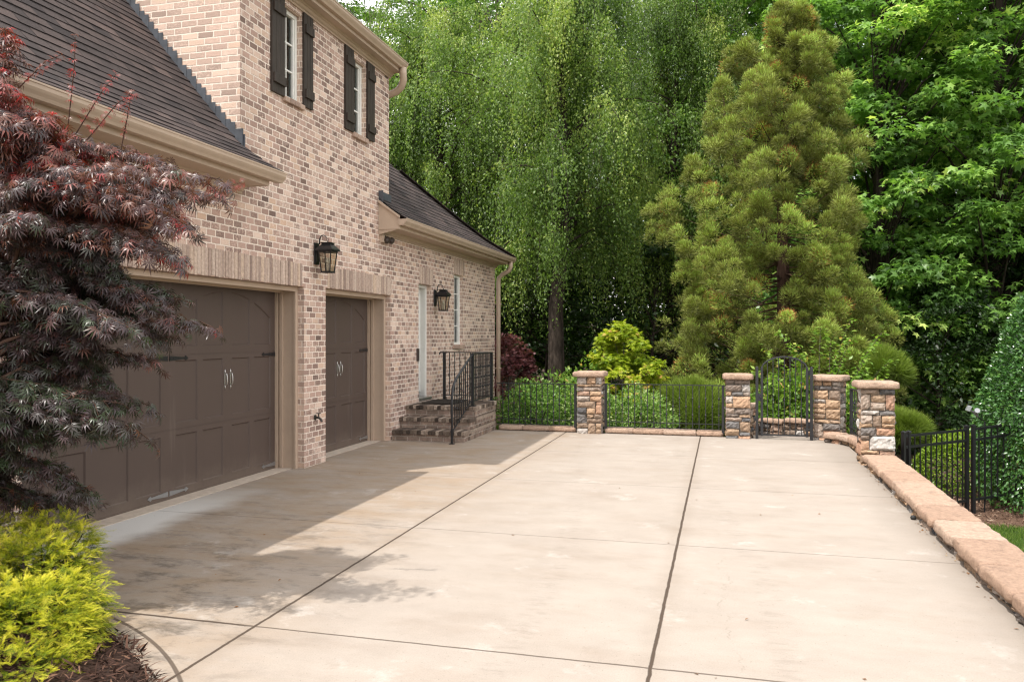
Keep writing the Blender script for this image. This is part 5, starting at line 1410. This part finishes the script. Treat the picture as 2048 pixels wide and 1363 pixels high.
# purple dwarf maple and yellow maple
def tier_shrub(name, label, x, y, H, Rm, ncl, nlf, ls, tmpl, mat, bark, seed, cl, zb=.15, vm=.45):
    rg = np.random.default_rng(seed); gz = float(ground_z(x, y)); o = thing(name, label, 'shrub', (x, y, gz))
    t = rg.random(ncl)**.9; z = zb+(1-zb)*t; pr = np.interp(t, [0, .25, .55, .8, 1], [1., 1.02, .86, .55, .16])*Rm*rg.uniform(.72, 1.16, ncl)
    th = rg.uniform(0, 6.28, ncl); rr = pr*np.sqrt(rg.uniform(.15, 1., ncl)); C = np.stack([x+rr*np.cos(th), y+rr*np.sin(th), gz+H*z], 1)
    tb = MB(); tb.tube([(x, y, gz-.1), (x+.02, y, gz+H*.4), (x, y, gz+H*.85)], [.05, .03, .01], 6)
    for c, zz in zip(C[:26], z): tb.tube([(x, y, gz+H*zz*.7), tuple(c)], [.014, .004], 4, False)
    tb.build('trunk', bark, o, False, (x, y, gz))
    P, D, N = cluster(rg, C, rg.uniform(cl[0], cl[1], ncl), nlf, .5, np.stack([np.cos(th), np.sin(th), 0*th], 1)); n = len(P)
    leaf_mesh('crown', tmpl, P, D, N, ls*rg.uniform(.7, 1.2, n), np.clip(rg.normal(vm, .2, n)+np.repeat(rg.normal(0, .12, ncl), nlf), 0, 1), mat, o, (x, y, gz)); return o
tier_shrub('yellow_maple', 'glowing yellow-green maple shrub behind the far-left pillar', -2.0, 16.7, 2.9, 1.08, 135, 85, .085, T_MAPLE, M_yel, M_bark, 610, (.14, .32), .15, .52)
tier_shrub('purple_maple', 'dusty purple dwarf maple by the downspout at the house corner', -5.05, 18.75, 2.75, .85, 60, 70, .085, T_MAPLE, M_pur, M_bark, 611, (.16, .28), .3, .5)
# arching viburnum behind the gate
VT = [(.91, 15.76, 1.41), (1.18, 15.83, 1.74), (1.39, 15.68, 1.5), (2.26, 16.32, 1.98), (2.73, 16.24, 1.74), (2.59, 15.89, 1.51), (2.5, 16.18, 1.27), (1.96, 16.03, 1.6), (1.8, 16.2, 1.83), (2.2, 15.89, 1.6),
      (1.13, 15.71, 1.22), (.77, 15.62, 1.04), (2.85, 16.0, 1.25), (1.5, 16.3, 1.3), (2.05, 15.6, 1.2), (2.4, 15.6, 1.05), (1.6, 15.5, 1.1), (1.0, 15.5, .8), (2.7, 15.7, .9)]
rg = np.random.default_rng(620); vx, vy = 1.75, 16.0; gz = float(ground_z(vx, vy))
vib = thing('arching_shrub', 'light green shrub with arching leafy stems behind the gate', 'shrub', (vx, vy, gz)); st = MB(); P = []; D = []; N = []
for e in VT:
    e = np.array(e); a = np.array([vx+rg.normal(0, .1), vy+rg.normal(0, .1), gz]); mid = a*.35+e*.65+np.array([0, 0, .35]); e2 = e+(e-a)*np.array([.16, .16, 0])
    cv = lambda t: (1-t)**2*a+2*t*(1-t)*mid+t*t*e2
    st.tube([cv(t) for t in np.linspace(0, 1, 6)], [.014, .012, .010, .008, .005, .003], 5, False)
    dr = unit((e-a)*np.array([1, 1, 0])); sd = np.array([-dr[1], dr[0], 0])
    for t in np.linspace(.35, 1, 22):
        p = cv(t); tang = unit(cv(min(1, t+.02))-cv(t-.02))
        for sg in (-1, 1):
            l = rg.uniform(.03, .22)*(1.15-t); q = p+sd*sg*l+rg.normal(0, .02, 3)
            for r_ in range(2):
                P.append(q+rg.normal(0, .04, 3)); D.append(tang*.5+sd*sg*.8+np.array([0, 0, -.35])+rg.normal(0, .25, 3)); N.append(np.array([0, 0, 1.])+rg.normal(0, .35, 3))
st.build('stem', M_bark, vib, True, (vx, vy, gz)); n = len(P)
leaf_mesh('foliage', T_OVATE, P, D, N, rg.uniform(.085, .14, n), np.clip(rg.normal(.6, .2, n), 0, 1), M_vib, vib, (vx, vy, gz))
mound('leafy_shrub', 'dense leafy green shrub seen through the bars of the gate', 'shrub', 1.15, 15.75, .10, .78, .6, .88, 4200, .105, T_OVATE, M_vib, 621, .5, .24, .2, None, .6)
mound('leafy_shrub', 'dense leafy green shrub between the angled pillar and the frontmost pillar', 'shrub', 2.25, 15.3, .1, .6, .5, .75, 2400, .10, T_OVATE, M_vib, 622, .5, .24, .2, None, .6)
# holly cone and clipped boxwood by the lawn
mound('clipped_holly', 'large glossy dark green clipped holly at the right edge', 'shrub', 5.36, 13.8, .95, 1.62, 1.5, 2.05, 62000, .064, T_OVATE, M_holly, 630, .45, .25, .03, None, .16, 1., True, ([0, .12, .4, .7, .9, 1.], [.86, .96, .92, .68, .38, .05]))
mound('boxwood_ball', 'rounded clipped boxwood with yellow-green top behind the metal fence', 'shrub', 4.12, 14.75, -.60, 1.0, .75, .74, 15000, .05, T_OVATE, M_box, 631, .42, .18, .03, None, .2, vup=.22)
# lawn blades
rg = np.random.default_rng(640); N_ = 60000; gxx = rg.uniform(2.15, 5.2, N_); gyy = rg.uniform(6.5, 12.25, N_)
P = np.stack([gxx, gyy, ground_z(gxx, gyy)-.004], 1); D = np.array([0, 0, 1.])+rg.normal(0, .45, (N_, 3)); Nn = rg.normal(size=(N_, 3))
L = rg.uniform(.035, .075, N_); o = leaf_mesh('grass', T_BLADE, P, D, Nn, np.stack([np.full(N_, .009), L, L], 1), rg.random(N_), M_grass); kind(o, 'stuff'); o['label'] = 'short green lawn beyond the long wall'

# ---- foreground red japanese maple
rg = np.random.default_rng(700); mx, my = -4.62, 3.25
jm = thing('red_maple', 'dark red lace-leaved maple overhanging the double garage door', 'tree', (mx, my, .1)); tb = MB()
STEMS = [[(mx, my, .05), (mx+.05, my+.12, .6), (mx-.02, my+.35, 1.3), (mx+.08, my+.5, 2.1), (mx+.25, my+.6, 2.9)], [(mx, my, .05), (mx-.12, my+.15, .7), (mx-.2, my+.5, 1.5), (mx-.1, my+.8, 2.3), (mx+.1, my+.9, 3.0)],
         [(mx, my, .05), (mx+.12, my+.1, .5), (mx+.22, my+.4, 1.1), (mx+.3, my+.65, 1.7), (mx+.45, my+.75, 2.3)]]
for s in STEMS: tb.tube(s, [.075, .06, .045, .03, .014], 7)
P = []; D = []; N = []; A = []; S = []
def twig(p, d, L, v0, sc=1.):
    """one drooping twig with leaf pairs"""
    m = max(2, int(L/.029)); side = unit(np.cross(d, [0, 0, 1.])); pp = []
    for k in range(m+1):
        t = k/m; q = p+d*L*t+np.array([0, 0, -.42*L*t*t]); pp.append(q)
        if k == 0: continue
        for sg in (-1, 1):
            ld = d*.45+side*sg*rg.uniform(.1, .7)+np.array([0, 0, -rg.uniform(.15, 1.0)])+rg.normal(0, .22, 3)
            P.append(q+side*sg*.02+rg.normal(0, .012, 3)); D.append(ld); N.append(np.array([0, 0, 1.])+d*.5+rg.normal(0, .6, 3))
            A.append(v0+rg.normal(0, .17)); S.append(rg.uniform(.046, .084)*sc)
    tb.tube([pp[0], pp[len(pp)//2], pp[-1]], [.005, .0035, .002], 3, False)
for tier, ex, ey, ez in MAPLE:
    for rep in range(2):
        e = np.array([ex-(.12 if tier < 2 else .19), ey-.03, ez-(.16 if tier == 0 and ez > 2.7 and ex > -4.2 else 0)]) + (rg.normal(0, .14, 3)+np.array([-.12, .0, .0]) if rep else rg.normal(0, .06, 3))
        st = STEMS[rg.integers(3)]; hz = min(2.85, max(.35, ez+rg.uniform(-.45, .25))); zz = [q[2] for q in st]
        a = np.array([np.interp(hz, zz, [q[i] for q in st]) for i in range(3)])
        mid = (a+e)/2+np.array([0, 0, .10+.10*np.linalg.norm(e-a)]); cv = lambda t: (1-t)**2*a+2*t*(1-t)*mid+t*t*e
        tb.tube([cv(t) for t in np.linspace(0, 1, 6)], [.017, .014, .011, .008, .005, .003], 5, False)
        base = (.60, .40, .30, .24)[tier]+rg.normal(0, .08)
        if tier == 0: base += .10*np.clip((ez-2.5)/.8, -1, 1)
        for t in np.linspace(.38, 1., 12):
            p = cv(t); tg = unit(cv(min(1, t+.03))-cv(t-.03)); sd = unit(np.cross(tg, [0, 0, 1.]))
            for sg in ((-1, 1) if t < .99 else (0,)):
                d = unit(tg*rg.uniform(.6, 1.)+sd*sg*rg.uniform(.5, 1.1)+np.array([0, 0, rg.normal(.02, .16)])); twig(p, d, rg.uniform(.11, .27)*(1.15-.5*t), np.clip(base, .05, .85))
for a, b in SHOOTS:                                              # thin upright shoots with bright new leaves
    a, b = np.array(a), np.array(b); tb.tube([a-(b-a)*.6-np.array([0, 0, .05]), (a+b)/2+rg.normal(0, .01, 3), b], [.004, .003, .0018], 4, False)
    for t in np.linspace(-.35, 1.02, 11):
        for sg in (-1, 1):
            d = unit(np.cross(b-a, [.4, 1, .2]))*sg+rg.normal(0, .3, 3)+np.array([0, 0, .1]); P.append(a+(b-a)*t+unit(d)*.012); D.append(d+np.array([0, 0, -.25])); N.append(np.array([0, 0, 1.])+rg.normal(0, .4, 3)); A.append(.86+rg.normal(0, .10)); S.append(rg.uniform(.026, .050))
tb.build('trunk', M_barkr, jm, True, (mx, my, .1)); S = np.array(S)
leaf_mesh('foliage', T_PALM, P, D, N, S, np.clip(A, 0, 1), M_rmap, jm, (mx, my, .1))

# ---- foreground golden thread cypress
rg = np.random.default_rng(710); gx0, gy0 = -3.75, 3.6
gc = thing('golden_cypress', 'low feathery golden-yellow cypress in the mulch bed at the bottom left', 'shrub', (gx0, gy0, .05)); tb = MB(); P = []; D = []; N = []; A = []; S = []
CYP = [((a[0]-.085, a[1]-.02, a[2]-.02), b-.06) for a, b in CYP]
for (c, r) in CYP:
    c = np.array(c); n = int(1300*(r/.4)**2); d = rnd_unit(rg, n); rr = r*(1.0-.45*rg.random(n)**1.4); p = c+d*rr[:, None]*np.array([1, 1, .92]); inside = np.zeros(n, bool)
    for (c2, r2) in CYP:
        if c2 != tuple(c): inside |= np.linalg.norm(p-np.array(c2), axis=1) < r2*.66
    ok = (~inside) & (p[:, 2] > .05); p = p[ok]; d = d[ok]; rr = rr[ok]; n = len(p)
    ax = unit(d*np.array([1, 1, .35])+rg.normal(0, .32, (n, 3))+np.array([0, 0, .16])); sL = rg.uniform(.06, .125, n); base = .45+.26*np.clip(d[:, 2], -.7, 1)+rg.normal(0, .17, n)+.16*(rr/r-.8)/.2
    K = 18
    for k in range(K):
        t = (k+.5)/K; sgn = -1 if k % 2 else 1; sd = unit(np.cross(ax, np.array([0, 0, 1.])+rg.normal(0, .3, (n, 3))))
        q = p+ax*(sL*t)[:, None]+np.array([0, 0, -.30])*(sL*t*t)[:, None]
        P.append(q); D.append(ax*(.55+.5*t)+sd*sgn*(.85-.6*t)*rg.uniform(.5, 1.2, n)[:, None]+np.array([0, 0, -.30*t])+rg.normal(0, .16, (n, 3))); N.append(np.array([0, 0, 1.])+d*.3+rg.normal(0, .3, (n, 3)))
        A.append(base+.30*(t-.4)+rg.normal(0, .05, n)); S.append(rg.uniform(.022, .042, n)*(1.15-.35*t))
    for k in range(6):
        q = d[k]; tb.tube([(gx0+.2*(c[0]-gx0), gy0+.2*(c[1]-gy0), .02), tuple(c*.6+np.array([gx0, gy0, .1])*.4), tuple(c+q*r*.8)], [.012, .009, .003], 4, False)
tb.build('stem', M_barkd, gc, False, (gx0, gy0, .05)); P = np.concatenate(P)
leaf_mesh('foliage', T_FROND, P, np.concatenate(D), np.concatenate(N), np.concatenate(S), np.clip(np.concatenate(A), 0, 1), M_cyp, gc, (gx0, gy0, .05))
# ================================================================== CAMERA, LIGHT, SKY
cam_d = bpy.data.cameras.new('camera'); cam_o = bpy.data.objects.new('camera', cam_d); COL.objects.link(cam_o); scene.camera = cam_o
cam_d.sensor_width = 36.; cam_d.lens = 27.984; cam_d.shift_y = -.0061; cam_d.clip_end = 500; cam_d.clip_start = .05
cam_o.location = (0, 0, 1.7); cam_o.rotation_euler = (R(90), 0, R(14.81))
SUN = Vector((-.33, -.40, 1.)).normalized()
sd = bpy.data.lights.new('sun', 'SUN'); sd.energy = SUN_E; sd.angle = R(.6); sd.color = (1., .955, .89)
so = bpy.data.objects.new('sun', sd); COL.objects.link(so); so.rotation_euler = SUN.to_track_quat('Z', 'Y').to_euler(); so.location = (-20, -20, 60)
w = bpy.data.worlds.new('World'); scene.world = w; w.use_nodes = True; nt = w.node_tree; nt.nodes.clear()
out = nt.nodes.new('ShaderNodeOutputWorld'); bg = nt.nodes.new('ShaderNodeBackground'); sky = nt.nodes.new('ShaderNodeTexSky'); sky.sky_type = 'NISHITA'
sky.sun_disc = False; sky.sun_elevation = math.asin(SUN.z); sky.sun_rotation = math.atan2(SUN.x, SUN.y); sky.air_density = 1.; sky.dust_density = 3.; sky.ozone_density = 1.
# thin bright cloud cover over the blue, from a noise on the view direction
tc = nt.nodes.new('ShaderNodeTexCoord'); nz = nt.nodes.new('ShaderNodeTexNoise'); nz.inputs['Scale'].default_value = 2.6; nz.inputs['Detail'].default_value = 6.; nz.inputs['Roughness'].default_value = .6
nt.links.new(tc.outputs['Generated'], nz.inputs['Vector'])
mr = nt.nodes.new('ShaderNodeMapRange'); mr.inputs['From Min'].default_value = .30; mr.inputs['From Max'].default_value = .58; nt.links.new(nz.outputs['Fac'], mr.inputs['Value'])
mx_ = nt.nodes.new('ShaderNodeMix'); mx_.data_type = 'RGBA'; nt.links.new(mr.outputs[0], mx_.inputs[0]); nt.links.new(sky.outputs[0], mx_.inputs[6]); mx_.inputs[7].default_value = CLOUD + (1,)
nt.links.new(mx_.outputs[2], bg.inputs['Color']); bg.inputs['Strength'].default_value = SKY_E; nt.links.new(bg.outputs[0], out.inputs['Surface'])
vs = scene.view_settings; vs.view_transform = 'Standard'; vs.look = 'None'; vs.exposure = EXPO; vs.gamma = 1.; vs.use_curve_mapping = False
scene.cycles.max_bounces = 7; scene.cycles.diffuse_bounces = 4; scene.cycles.glossy_bounces = 3; scene.cycles.transmission_bounces = 4; scene.cycles.transparent_max_bounces = 8
scene.cycles.use_denoising = True; scene.cycles.filter_width = 1.25; scene.cycles.sample_clamp_indirect = 6.; scene.cycles.caustics_reflective = False; scene.cycles.caustics_refractive = False
